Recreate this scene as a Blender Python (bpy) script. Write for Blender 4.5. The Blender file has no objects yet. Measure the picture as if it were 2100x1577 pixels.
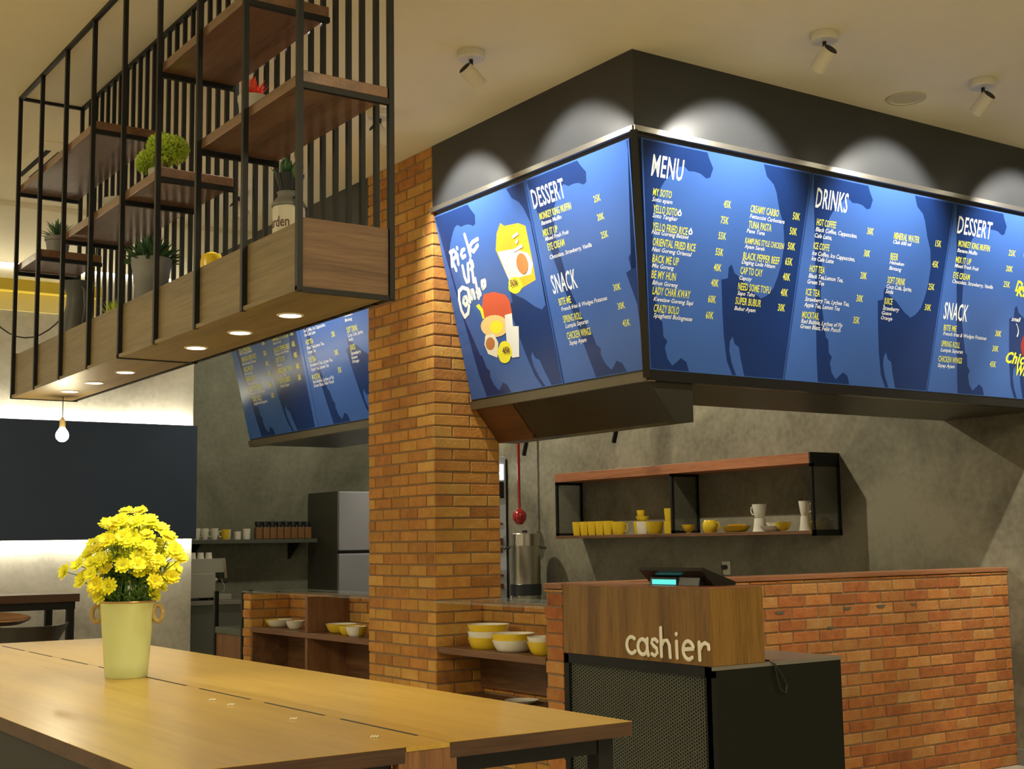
import bpy, bmesh, math, random
from mathutils import Vector, Matrix
random.seed(7)
sc = bpy.context.scene
col = sc.collection
rad = math.radians

# ------------------------------------------------------------------ camera
EYE = 1.42
F_PX = 2725.69
yaw, pitch, roll = rad(34.638168), rad(6.805621), rad(-0.861923)
fwd = Vector((math.sin(yaw)*math.cos(pitch), math.cos(yaw)*math.cos(pitch), math.sin(pitch)))
rt0 = Vector((math.cos(yaw), -math.sin(yaw), 0)); up0 = rt0.cross(fwd)
rt = rt0*math.cos(roll) + up0*math.sin(roll); up = up0*math.cos(roll) - rt0*math.sin(roll)
cam = bpy.data.cameras.new('camera'); cam.sensor_width = 36; cam.lens = F_PX/2100*36; cam.clip_start = .05
cam_ob = bpy.data.objects.new('camera', cam); col.objects.link(cam_ob)
m3 = Matrix((rt, up, -fwd)).transposed()
cam_ob.matrix_world = Matrix.Translation((0, 0, EYE)) @ m3.to_4x4()
sc.camera = cam_ob
cam.dof.use_dof = False

# ------------------------------------------------------------------ world, exposure
sc.view_settings.view_transform = 'Standard'
sc.view_settings.look = 'None'
sc.view_settings.exposure = 0.2
sc.view_settings.gamma = 1.0
sc.view_settings.use_curve_mapping = False
w = bpy.data.worlds.new('world'); sc.world = w; w.use_nodes = True
w.node_tree.nodes['Background'].inputs[0].default_value = (1.0, .86, .56, 1)
w.node_tree.nodes['Background'].inputs[1].default_value = .46

def aim(o, direction):
    o.rotation_euler = Vector(direction).to_track_quat('-Z', 'Y').to_euler()
def area(name, loc, direction, sx, sy, power, color, parent=None, spread=180):
    l = bpy.data.lights.new(name, 'AREA'); l.shape = 'RECTANGLE'; l.size = sx; l.size_y = sy
    l.energy = power; l.color = color; l.spread = rad(spread)
    o = bpy.data.objects.new(name, l); col.objects.link(o); o.location = loc; aim(o, direction); o.parent = parent
    return o
def spot(name, loc, direction, power, color, angle, blend=.3, radius=.03, parent=None):
    l = bpy.data.lights.new(name, 'SPOT'); l.energy = power; l.color = color; l.spot_size = rad(angle)
    l.spot_blend = blend; l.shadow_soft_size = radius
    o = bpy.data.objects.new(name, l); col.objects.link(o); o.location = loc; aim(o, direction); o.parent = parent
    return o
def point(name, loc, power, color, radius=.03, parent=None):
    l = bpy.data.lights.new(name, 'POINT'); l.energy = power; l.color = color; l.shadow_soft_size = radius
    o = bpy.data.objects.new(name, l); col.objects.link(o); o.location = loc; o.parent = parent
    return o
WARM = (1, .83, .50); NEUT = (1, .95, .84)
CEIL = 3.71
# ceiling lamps of the dining room, behind and beside the camera
for x, y, p in ((-2.2, 1.0, 60), (0.3, -1.2, 60), (2.8, 0.2, 60), (5.6, 0.6, 55), (-1.6, 5.0, 55), (-1.8, 8.6, 40)):
    area('dining_ceiling_light', (x, y, CEIL-.06), (0, 0, -1), .9, .9, p, WARM)
spot('dining_ceiling_spot', (6.35, 3.97, CEIL-.08), (1.07, .45, -2.2), 230, (1, .92, .72), 56, .6, .02)
# kitchen ceiling lamps
spot('kitchen_ceiling_light', (6.0, 7.45, 3.3), (1.2, .0, -1.5), 105, (1, .9, .66), 125, .4, .02)
spot('kitchen_ceiling_light', (6.0, 10.6, 3.3), (1.2, -.4, -1.5), 95, (1, .9, .66), 130, .4, .02)
spot('kitchen_ceiling_light', (5.2, 10.2, 3.3), (-.1, 1.2, -1.5), 42, (1, .92, .7), 130, .5, .05)

# ------------------------------------------------------------------ mesh helpers
class MB:
    def __init__(s): s.v = []; s.f = []; s.c = []; s.m = []
    def add(s, vs, fs, c=None, mi=0):
        b = len(s.v); s.v += [tuple(p) for p in vs]
        for f in fs: s.f.append(tuple(i+b for i in f)); s.c.append(c or (.5, .5, .5)); s.m.append(mi)
    def box(s, x0, x1, y0, y1, z0, z1, c=None, mi=0, bev=0):
        x0, x1 = min(x0, x1), max(x0, x1); y0, y1 = min(y0, y1), max(y0, y1); z0, z1 = min(z0, z1), max(z0, z1)
        b = min(bev, (x1-x0)*.45, (y1-y0)*.45, (z1-z0)*.45)
        if b <= 0:
            vs = [(x, y, z) for x in (x0, x1) for y in (y0, y1) for z in (z0, z1)]
            s.add(vs, [(0, 1, 3, 2), (4, 6, 7, 5), (0, 4, 5, 1), (2, 3, 7, 6), (0, 2, 6, 4), (1, 5, 7, 3)], c, mi); return
        bm = bmesh.new(); bmesh.ops.create_cube(bm, size=1)
        for v in bm.verts: v.co = Vector(((x0+x1)/2+v.co.x*(x1-x0), (y0+y1)/2+v.co.y*(y1-y0), (z0+z1)/2+v.co.z*(z1-z0)))
        bmesh.ops.bevel(bm, geom=bm.edges[:], offset=b, segments=2, affect='EDGES', profile=.5)
        s.bm(bm, c, mi)
    def bm(s, bm, c=None, mi=0):
        bm.verts.index_update(); s.add([v.co[:] for v in bm.verts], [[v.index for v in f.verts] for f in bm.faces], c, mi); bm.free()
    def prism(s, poly, vec, c=None, mi=0):
        n = len(poly); v = Vector(vec); vs = [Vector(p) for p in poly]; vs += [p+v for p in vs]
        s.add(vs, [tuple(range(n))[::-1], tuple(range(n, 2*n))] + [(i, (i+1) % n, n+(i+1) % n, n+i) for i in range(n)], c, mi)
    def bar(s, a, b, w, h=None, upv=(0, 0, 1), c=None):
        a, b = Vector(a), Vector(b); h = h or w; d = (b-a).normalized(); u = Vector(upv)
        if abs(d.dot(u)) > .95: u = Vector((0, 1, 0))
        sx = d.cross(u).normalized(); sy = sx.cross(d)
        q = [sx*i*w/2+sy*j*h/2 for i, j in ((-1, -1), (1, -1), (1, 1), (-1, 1))]
        s.add([a+k for k in q]+[b+k for k in q], [(3, 2, 1, 0), (4, 5, 6, 7)]+[(i, (i+1) % 4, 4+(i+1) % 4, 4+i) for i in range(4)], c)
    def tube(s, pts, r, seg=8, c=None, cap=True):
        pts = [Vector(p) for p in pts]; rs = r if isinstance(r, (list, tuple)) else [r]*len(pts)
        rings = []; ref = None
        for i, p in enumerate(pts):
            d = (pts[min(i+1, len(pts)-1)]-pts[max(i-1, 0)]).normalized()
            if ref is None: ref = d.orthogonal().normalized()
            ref = (ref-d*ref.dot(d)).normalized(); e = d.cross(ref)
            rings.append([p+(ref*math.cos(2*math.pi*k/seg)+e*math.sin(2*math.pi*k/seg))*rs[i] for k in range(seg)])
        vs = [q for g in rings for q in g]; fs = []
        for i in range(len(pts)-1):
            for k in range(seg): fs.append((i*seg+k, i*seg+(k+1) % seg, (i+1)*seg+(k+1) % seg, (i+1)*seg+k))
        if cap: fs += [tuple(range(seg))[::-1], tuple(range((len(pts)-1)*seg, len(pts)*seg))]
        s.add(vs, fs, c)
    def lathe(s, prof, seg=28, o=(0, 0, 0), c=None, a0=0, a1=2*math.pi, sx=1, sy=1, mi=0):
        full = abs(a1-a0-2*math.pi) < 1e-6; n = seg if full else seg+1; vs = []; fs = []
        for r, z in prof:
            for k in range(n):
                a = a0+(a1-a0)*k/seg; vs.append((o[0]+r*math.cos(a)*sx, o[1]+r*math.sin(a)*sy, o[2]+z))
        for i in range(len(prof)-1):
            for k in range(seg):
                k2 = (k+1) % n if full else k+1
                fs.append((i*n+k, i*n+k2, (i+1)*n+k2, (i+1)*n+k))
        s.add(vs, fs, c, mi)
    def xf(s, M): s.v = [tuple(M @ Vector(p)) for p in s.v]; return s
    def build(s, name, mat, parent=None, smooth=False, kind=None, tone=False):
        me = bpy.data.meshes.new(name); me.from_pydata(s.v, [], s.f); me.validate()
        mats = mat if isinstance(mat, (list, tuple)) else [mat]
        for k in mats: me.materials.append(k)
        if len(mats) > 1: me.polygons.foreach_set('material_index', s.m)
        bm = bmesh.new(); bm.from_mesh(me)
        if smooth: bmesh.ops.remove_doubles(bm, verts=bm.verts, dist=1e-6)
        if not tone: bmesh.ops.recalc_face_normals(bm, faces=bm.faces)
        bm.to_mesh(me); bm.free()
        if tone:
            at = me.color_attributes.new('tone', 'FLOAT_COLOR', 'CORNER'); d = []
            for p, c in zip(me.polygons, s.c): d += [c[0], c[1], c[2], 1]*p.loop_total
            at.data.foreach_set('color', d)
        if smooth:
            me.polygons.foreach_set('use_smooth', [True]*len(me.polygons))
            try: me.set_sharp_from_angle(angle=rad(38))
            except Exception: pass
        o = bpy.data.objects.new(name, me); col.objects.link(o)
        if parent is not None: o.parent = parent
        if kind: o['kind'] = kind
        return o
def thing(name, label, cat, loc=(0, 0, 0), group=None, rz=0):
    o = bpy.data.objects.new(name, None); col.objects.link(o); o.location = loc; o.rotation_euler = (0, 0, rz)
    o.empty_display_size = .05
    o['label'] = label; o['category'] = cat
    if group: o['group'] = group
    return o
def tag(o, label, cat, group=None):
    o['label'] = label; o['category'] = cat
    if group: o['group'] = group
    return o
def dup(root, loc, label=None, rz=None, group=None, sc_=None):
    r = root.copy(); col.objects.link(r); r.location = loc
    if rz is not None: r.rotation_euler = (0, 0, rz)
    if sc_: r.scale = sc_ if isinstance(sc_, tuple) else (sc_,)*3
    if label: r['label'] = label
    if group: r['group'] = group
    def rec(a, b):
        for ch in list(a.children):
            k = ch.copy(); col.objects.link(k); k.parent = b; rec(ch, k)
    rec(root, r)
    return r
def off(o):  # parts are modelled in world space under a thing that stands at its base
    p = o.parent
    o.matrix_parent_inverse = Matrix.Translation(-p.location) if p else Matrix.Identity(4)
    return o

# ------------------------------------------------------------------ materials
def newmat(name):
    m = bpy.data.materials.new(name); m.use_nodes = True; nt = m.node_tree
    return m, nt, nt.nodes['Principled BSDF']
def plain(name, c, rough=.5, metal=0, spec=.5, bump=0, bscale=60, emit=None, es=0, coat=0, var=0):
    m, nt, b = newmat(name); N = nt.nodes; L = nt.links
    b.inputs['Base Color'].default_value = (*c, 1); b.inputs['Roughness'].default_value = rough
    b.inputs['Metallic'].default_value = metal; b.inputs['Specular IOR Level'].default_value = spec
    b.inputs['Coat Weight'].default_value = coat
    if emit: b.inputs['Emission Color'].default_value = (*emit, 1); b.inputs['Emission Strength'].default_value = es
    tc = N.new('ShaderNodeTexCoord'); nz = N.new('ShaderNodeTexNoise'); nz.inputs['Scale'].default_value = bscale
    L.new(tc.outputs['Object'], nz.inputs['Vector'])
    if bump:
        bp = N.new('ShaderNodeBump'); bp.inputs['Strength'].default_value = bump; bp.inputs['Distance'].default_value = .01
        L.new(nz.outputs['Fac'], bp.inputs['Height']); L.new(bp.outputs['Normal'], b.inputs['Normal'])
    v = var or .04
    mx = N.new('ShaderNodeMix'); mx.data_type = 'RGBA'; mx.inputs['A'].default_value = (*[k*(1-v) for k in c], 1)
    mx.inputs['B'].default_value = (*[min(1, k*(1+v)) for k in c], 1)
    n2 = N.new('ShaderNodeTexNoise'); n2.inputs['Scale'].default_value = 5; L.new(tc.outputs['Object'], n2.inputs['Vector'])
    L.new(n2.outputs['Fac'], mx.inputs['Factor']); L.new(mx.outputs['Result'], b.inputs['Base Color'])
    return m
def ramp(nt, fac, stops):
    r = nt.nodes.new('ShaderNodeValToRGB'); e = r.color_ramp.elements
    while len(e) > 1: e.remove(e[0])
    e[0].position = stops[0][0]; e[0].color = (*stops[0][1], 1)
    for p, c in stops[1:]:
        k = e.new(p); k.color = (*c, 1)
    nt.links.new(fac, r.inputs['Fac']); return r
def wood(name, dark, mid, light, axis='Z', scale=1.0, rough=.4, coat=0, fine=60, spec=.5, bump=.08):
    m, nt, b = newmat(name); N = nt.nodes; L = nt.links
    tc = N.new('ShaderNodeTexCoord'); mp = N.new('ShaderNodeMapping')
    s = {'X': (.05, 1, 1), 'Y': (1, .05, 1), 'Z': (1, 1, .05)}[axis]
    mp.inputs['Scale'].default_value = [k*scale for k in s]; L.new(tc.outputs['Object'], mp.inputs['Vector'])
    n1 = N.new('ShaderNodeTexNoise'); n1.inputs['Scale'].default_value = 9; n1.inputs['Detail'].default_value = 6; n1.inputs['Distortion'].default_value = .8
    n2 = N.new('ShaderNodeTexNoise'); n2.inputs['Scale'].default_value = fine*2; n2.inputs['Detail'].default_value = 4
    L.new(mp.outputs['Vector'], n1.inputs['Vector']); L.new(mp.outputs['Vector'], n2.inputs['Vector'])
    mt = N.new('ShaderNodeMath'); mt.operation = 'MULTIPLY_ADD'; mt.inputs[1].default_value = .45
    L.new(n2.outputs['Fac'], mt.inputs[0])
    m2 = N.new('ShaderNodeMath'); m2.operation = 'MULTIPLY'; m2.inputs[1].default_value = .62; L.new(n1.outputs['Fac'], m2.inputs[0])
    L.new(m2.outputs[0], mt.inputs[2])
    r = ramp(nt, mt.outputs[0], [(.36, dark), (.5, mid), (.64, light)])
    L.new(r.outputs['Color'], b.inputs['Base Color'])
    b.inputs['Roughness'].default_value = rough; b.inputs['Coat Weight'].default_value = coat; b.inputs['Specular IOR Level'].default_value = spec
    b.inputs['Coat Roughness'].default_value = .18
    bp = N.new('ShaderNodeBump'); bp.inputs['Strength'].default_value = bump; bp.inputs['Distance'].default_value = .004
    L.new(n2.outputs['Fac'], bp.inputs['Height']); L.new(bp.outputs['Normal'], b.inputs['Normal'])
    return m
def concrete(name, dark, mid, light, rough=.75, scale=1.0):
    m, nt, b = newmat(name); N = nt.nodes; L = nt.links
    tc = N.new('ShaderNodeTexCoord')
    n1 = N.new('ShaderNodeTexNoise'); n1.inputs['Scale'].default_value = 1.1*scale; n1.inputs['Detail'].default_value = 9; n1.inputs['Roughness'].default_value = .62; n1.inputs['Distortion'].default_value = .5
    n2 = N.new('ShaderNodeTexNoise'); n2.inputs['Scale'].default_value = 22; n2.inputs['Detail'].default_value = 6
    L.new(tc.outputs['Object'], n1.inputs['Vector']); L.new(tc.outputs['Object'], n2.inputs['Vector'])
    mt = N.new('ShaderNodeMath'); mt.operation = 'MULTIPLY_ADD'; mt.inputs[1].default_value = .2; L.new(n2.outputs['Fac'], mt.inputs[0])
    m2 = N.new('ShaderNodeMath'); m2.operation = 'MULTIPLY'; m2.inputs[1].default_value = .8; L.new(n1.outputs['Fac'], m2.inputs[0]); L.new(m2.outputs[0], mt.inputs[2])
    r = ramp(nt, mt.outputs[0], [(.38, dark), (.5, mid), (.64, light)])
    L.new(r.outputs['Color'], b.inputs['Base Color']); b.inputs['Roughness'].default_value = rough
    bp = N.new('ShaderNodeBump'); bp.inputs['Strength'].default_value = .12; bp.inputs['Distance'].default_value = .01
    L.new(n2.outputs['Fac'], bp.inputs['Height']); L.new(bp.outputs['Normal'], b.inputs['Normal'])
    return m
def brickmat(name, pal):
    m, nt, b = newmat(name); N = nt.nodes; L = nt.links
    at = N.new('ShaderNodeAttribute'); at.attribute_name = 'tone'
    sp = N.new('ShaderNodeSeparateColor'); L.new(at.outputs['Color'], sp.inputs['Color'])
    tc = N.new('ShaderNodeTexCoord')
    n = N.new('ShaderNodeTexNoise'); n.inputs['Scale'].default_value = 16; n.inputs['Detail'].default_value = 7; n.inputs['Roughness'].default_value = .65
    L.new(tc.outputs['Object'], n.inputs['Vector'])
    mt = N.new('ShaderNodeMath'); mt.operation = 'MULTIPLY_ADD'; mt.inputs[1].default_value = .75; L.new(n.outputs['Fac'], mt.inputs[0])
    ad = N.new('ShaderNodeMath'); ad.operation = 'SUBTRACT'; ad.inputs[1].default_value = .37; q_ = N.new('ShaderNodeMath'); q_.operation = 'MULTIPLY_ADD'; q_.inputs[1].default_value = .42; q_.inputs[2].default_value = .29; L.new(sp.outputs['Red'], q_.inputs[0]); L.new(q_.outputs[0], ad.inputs[0]); L.new(ad.outputs[0], mt.inputs[2])
    r = ramp(nt, mt.outputs[0], pal)
    hs = N.new('ShaderNodeHueSaturation'); L.new(r.outputs['Color'], hs.inputs['Color'])
    v = N.new('ShaderNodeMath'); v.operation = 'MULTIPLY_ADD'; v.inputs[1].default_value = .3; v.inputs[2].default_value = .85; L.new(sp.outputs['Green'], v.inputs[0]); L.new(v.outputs[0], hs.inputs['Value'])
    L.new(hs.outputs['Color'], b.inputs['Base Color']); b.inputs['Roughness'].default_value = .85
    n2 = N.new('ShaderNodeTexNoise'); n2.inputs['Scale'].default_value = 70; n2.inputs['Detail'].default_value = 5; L.new(tc.outputs['Object'], n2.inputs['Vector'])
    bp = N.new('ShaderNodeBump'); bp.inputs['Strength'].default_value = .45; bp.inputs['Distance'].default_value = .008
    L.new(n2.outputs['Fac'], bp.inputs['Height']); L.new(bp.outputs['Normal'], b.inputs['Normal'])
    return m
def glow(name, c, s):
    m, nt, b = newmat(name); b.inputs['Base Color'].default_value = (*c, 1)
    b.inputs['Emission Color'].default_value = (*c, 1); b.inputs['Emission Strength'].default_value = s; return m
def glassmat(name, c, alpha=.25, rough=.02):
    m, nt, b = newmat(name); N = nt.nodes; L = nt.links
    b.inputs['Base Color'].default_value = (*c, 1); b.inputs['Roughness'].default_value = rough; b.inputs['Alpha'].default_value = alpha
    return m
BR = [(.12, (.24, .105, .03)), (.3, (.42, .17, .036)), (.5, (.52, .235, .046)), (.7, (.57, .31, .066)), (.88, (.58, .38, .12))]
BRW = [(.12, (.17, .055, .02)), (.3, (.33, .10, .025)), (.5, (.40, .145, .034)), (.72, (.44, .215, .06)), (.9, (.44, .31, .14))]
M = dict(
 brick=brickmat('column_brick', BR), brick_wall=brickmat('wall_brick', BRW),
 mortar=plain('mortar', (.27, .185, .11), .95, bump=.4, bscale=90),
 ceiling=plain('ceiling_paint', (.84, .77, .57), .9, bump=.03, bscale=120),
 floor=plain('polished_floor', (.50, .48, .42), .3, var=.12),
 conc=concrete('kitchen_concrete', (.12, .11, .078), (.20, .185, .135), (.30, .28, .21)),
 conc_l=concrete('feature_concrete', (.36, .34, .28), (.50, .475, .40), (.60, .57, .49)),
 conc_k=concrete('end_wall_concrete', (.13, .135, .10), (.20, .205, .155), (.28, .285, .22)),
 black=plain('black_steel', (.007, .008, .009), .45, spec=.35), black_gloss=plain('black_gloss', (.012, .012, .013), .2),
 fascia=plain('fascia_paint', (.036, .038, .041), .33, var=.1),
 under=plain('underside_paint', (.035, .033, .022), .35, var=.2),
 beam=plain('beam_gloss', (.022, .022, .016), .25, var=.15),
 brown=wood('brown_panel', (.07, .027, .012), (.11, .043, .018), (.15, .058, .024), 'Y', 1, .3),
 steeltrim=plain('bright_trim', (.42, .40, .36), .25, metal=.9),
 olive=plain('lip_trim', (.13, .11, .065), .35, metal=.3),
 walnut_z=wood('box_walnut', (.10, .048, .010), (.19, .095, .019), (.27, .145, .033), 'Z', 1.2, .45),
 walnut_y=wood('shelf_walnut', (.10, .045, .022), (.17, .085, .045), (.24, .125, .07), 'Y', 1.2, .28, coat=.5),
 walnut_x=wood('trough_end_walnut', (.10, .052, .026), (.165, .09, .047), (.22, .13, .07), 'X', 1.2, .5),
 trough=wood('trough_front_walnut', (.115, .08, .03), (.17, .12, .045), (.22, .16, .065), 'Y', 1, .5),
 redwood=wood('wall_shelf_wood', (.20, .07, .03), (.33, .125, .055), (.42, .17, .08), 'Y', 1.4, .4),
 cap=wood('cap_wood', (.16, .065, .03), (.27, .11, .05), (.34, .15, .07), 'X', 1.3, .35),
 table=wood('table_oak', (.385, .232, .034), (.45, .28, .045), (.50, .32, .058), 'Y', 1.0, .30, coat=.2, fine=30, bump=.0),
 table_edge=wood('table_edge', (.045, .02, .01), (.075, .035, .016), (.10, .05, .024), 'X', 1, .5),
 niche=wood('niche_wood', (.09, .04, .018), (.15, .07, .03), (.21, .10, .045), 'Y', 1.3, .45),
 niche_z=wood('niche_divider_wood', (.13, .055, .022), (.20, .09, .038), (.27, .13, .055), 'Z', 1.3, .45),
 board=plain('board_blue', (.047, .118, .38), .2, spec=.35, var=.06), board_dark=plain('board_navy', (.010, .032, .14), .2, spec=.35, var=.1),
 white_ink=plain('white_ink', (.80, .82, .80), .4), yellow_ink=plain('yellow_ink', (.72, .72, .06), .4), bright_yellow=plain('bright_yellow_ink', (.9, .85, .04), .4),
 sign=plain('sign_letters', (.86, .82, .70), .4), bluepanel=plain('navy_wall_panel', (.034, .058, .115), .5, var=.12),
 yellow=plain('yellow_glaze', (.80, .56, .03), .25), white=plain('white_glaze', (.82, .79, .70), .25),
 vase=plain('green_vase_enamel', (.60, .69, .35), .4), rope=plain('jute_rope', (.42, .30, .12), .9, bump=.6, bscale=200),
 petal=plain('yellow_petal', (.93, .93, .02), .6, var=.12), petal2=plain('golden_petal', (.93, .82, .015), .6, var=.12), eye=plain('flower_eye', (.62, .55, .03), .8),
 stem=plain('green_stem', (.10, .22, .05), .6, var=.2), moss=plain('lime_moss', (.62, .80, .10), .8, var=.3), leaf=plain('dark_leaf', (.05, .13, .05), .5, var=.3),
 leaf2=plain('grey_green_leaf', (.10, .20, .10), .5, var=.3), redleaf=plain('red_leaf', (.75, .07, .03), .5, var=.2), cactus=plain('cactus_green', (.06, .17, .05), .6, bump=.8, bscale=80, var=.3),
 zinc=plain('weathered_zinc', (.25, .25, .24), .55, metal=.35, var=.3), pale_pot=plain('pale_pot', (.48, .47, .40), .6, var=.15), grey_jug=plain('dark_grey_jug', (.07, .075, .07), .45, var=.15),
 steel=plain('brushed_steel', (.55, .52, .44), .28, metal=1, var=.1), fridge=plain('fridge_steel', (.42, .44, .52), .38, metal=.6), fridge_side=plain('fridge_side', (.055, .055, .04), .4),
 counter=plain('grey_counter', (.10, .11, .095), .35, var=.1), machine=plain('machine_silver', (.48, .49, .44), .35, metal=.5), chrome=plain('chrome', (.7, .7, .68), .12, metal=1),
 red=plain('red_lacquer', (.30, .012, .012), .15, coat=.6), cab=plain('white_cabinet', (.62, .66, .78), .35), jar=plain('jar_brown', (.24, .12, .05), .3, var=.3),
 plastic=plain('dark_plastic', (.02, .022, .025), .3), base_paint=plain('charcoal_paint', (.008, .009, .007), .55, spec=.25), base_top=plain('grey_laminate', (.20, .195, .18), .25),
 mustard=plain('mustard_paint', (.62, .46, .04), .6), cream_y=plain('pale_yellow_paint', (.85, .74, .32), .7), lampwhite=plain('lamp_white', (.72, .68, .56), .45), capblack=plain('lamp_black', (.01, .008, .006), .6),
 stool_wood=wood('stool_wood', (.28, .13, .06), (.42, .22, .11), (.52, .30, .16), 'X', 2, .3, coat=.3), dark_shell=plain('dark_shell', (.035, .03, .02), .35),
 grille=plain('grille', (.55, .50, .34), .6), slot=plain('slot_black', (.008, .008, .007), .8), smudge=plain('soot', (.10, .10, .07), .9),
 glass=glassmat('clear_glass', (.62, .72, .66), .16), meshmetal=plain('expanded_metal', (.16, .165, .13), .4, metal=.3),
 crumb=plain('pale_crumb', (.75, .72, .6), .5), can_white=plain('can_enamel', (.70, .67, .55), .4), ink=plain('faded_ink', (.16, .07, .06), .7), soil=plain('potting_soil', (.03, .022, .014), .95, bump=.8, bscale=200),
)
M['downlight'] = glow('downlight_lens', (1, .97, .80), 14)
M['led'] = glow('led_strip', (1, .95, .78), 9)
M['bulb'] = glow('bulb_glow', (1, .88, .62), 9)
M['teal'] = glow('teal_display', (.10, .75, .75), .8)
M['lit_panel'] = glow('lit_header', (.9, .95, 1), 1.6)
X0 = 3.889; YC = 4.60; XR = 7.42; YW = 5.237; YCOL0 = 6.41; YCOL1 = 7.18; YFAR = 10.9; YEND = 12.0

# ------------------------------------------------------------------ bricks
def bricks(mb, O, U, Nn, width, z0, z1, course=.0652, L=.205, gap=.009, prot=.007, phase=0, wrap0=0, wrap1=0, rnd=None):
    """a brick skin: O = lower start corner, U = direction along the wall, Nn = outward normal"""
    O, U, Nn = Vector(O), Vector(U), Vector(Nn); r = rnd or random
    n0 = int(round(z0/course)); k = n0; zc = z0
    while zc < z1-1e-4:
        ze = min(zc+course, z1); a = -L/2*(k % 2)-phase-L
        while a < width:
            b = a+L; s = max(a, 0); e = min(b, width)
            if e-s > .03:
                s1 = s+(gap/2 if s > 0 else -wrap0); e1 = e-(gap/2 if e < width else -wrap1)
                p = prot*r.uniform(.6, 1.25); t = (r.random(), r.random(), r.random())
                j = lambda q: r.uniform(-q, q)
                zl = zc+gap*.55+j(.0012); zh = ze-gap*.45+j(.0012); c = .0035
                base = [(s1, zl), (e1, zl+j(.001)), (e1, zh), (s1, zh+j(.001))]
                top = [(s1+c, zl+c), (e1-c, zl+c), (e1-c, zh-c), (s1+c, zh-c)]
                vs = [O+U*x+Vector((0, 0, z-O.z)) for x, z in base]+[O+U*x+Vector((0, 0, z-O.z))+Nn*p*.55 for x, z in base]+[O+U*x+Vector((0, 0, z-O.z))+Nn*(p+j(.0008)) for x, z in top]
                flip = U.cross(Vector((0, 0, 1))).dot(Nn) < 0
                fs = [(8, 9, 10, 11)]+[(i, (i+1) % 4, 4+(i+1) % 4, 4+i) for i in range(4)]+[(4+i, 4+(i+1) % 4, 8+(i+1) % 4, 8+i) for i in range(4)]
                if flip: fs = [f[::-1] for f in fs]
                mb.add(vs, fs, t)
            a = b
        zc = ze; k += 1
def mortar_box(mb, *a): mb.box(*a, mi=1)
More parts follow.
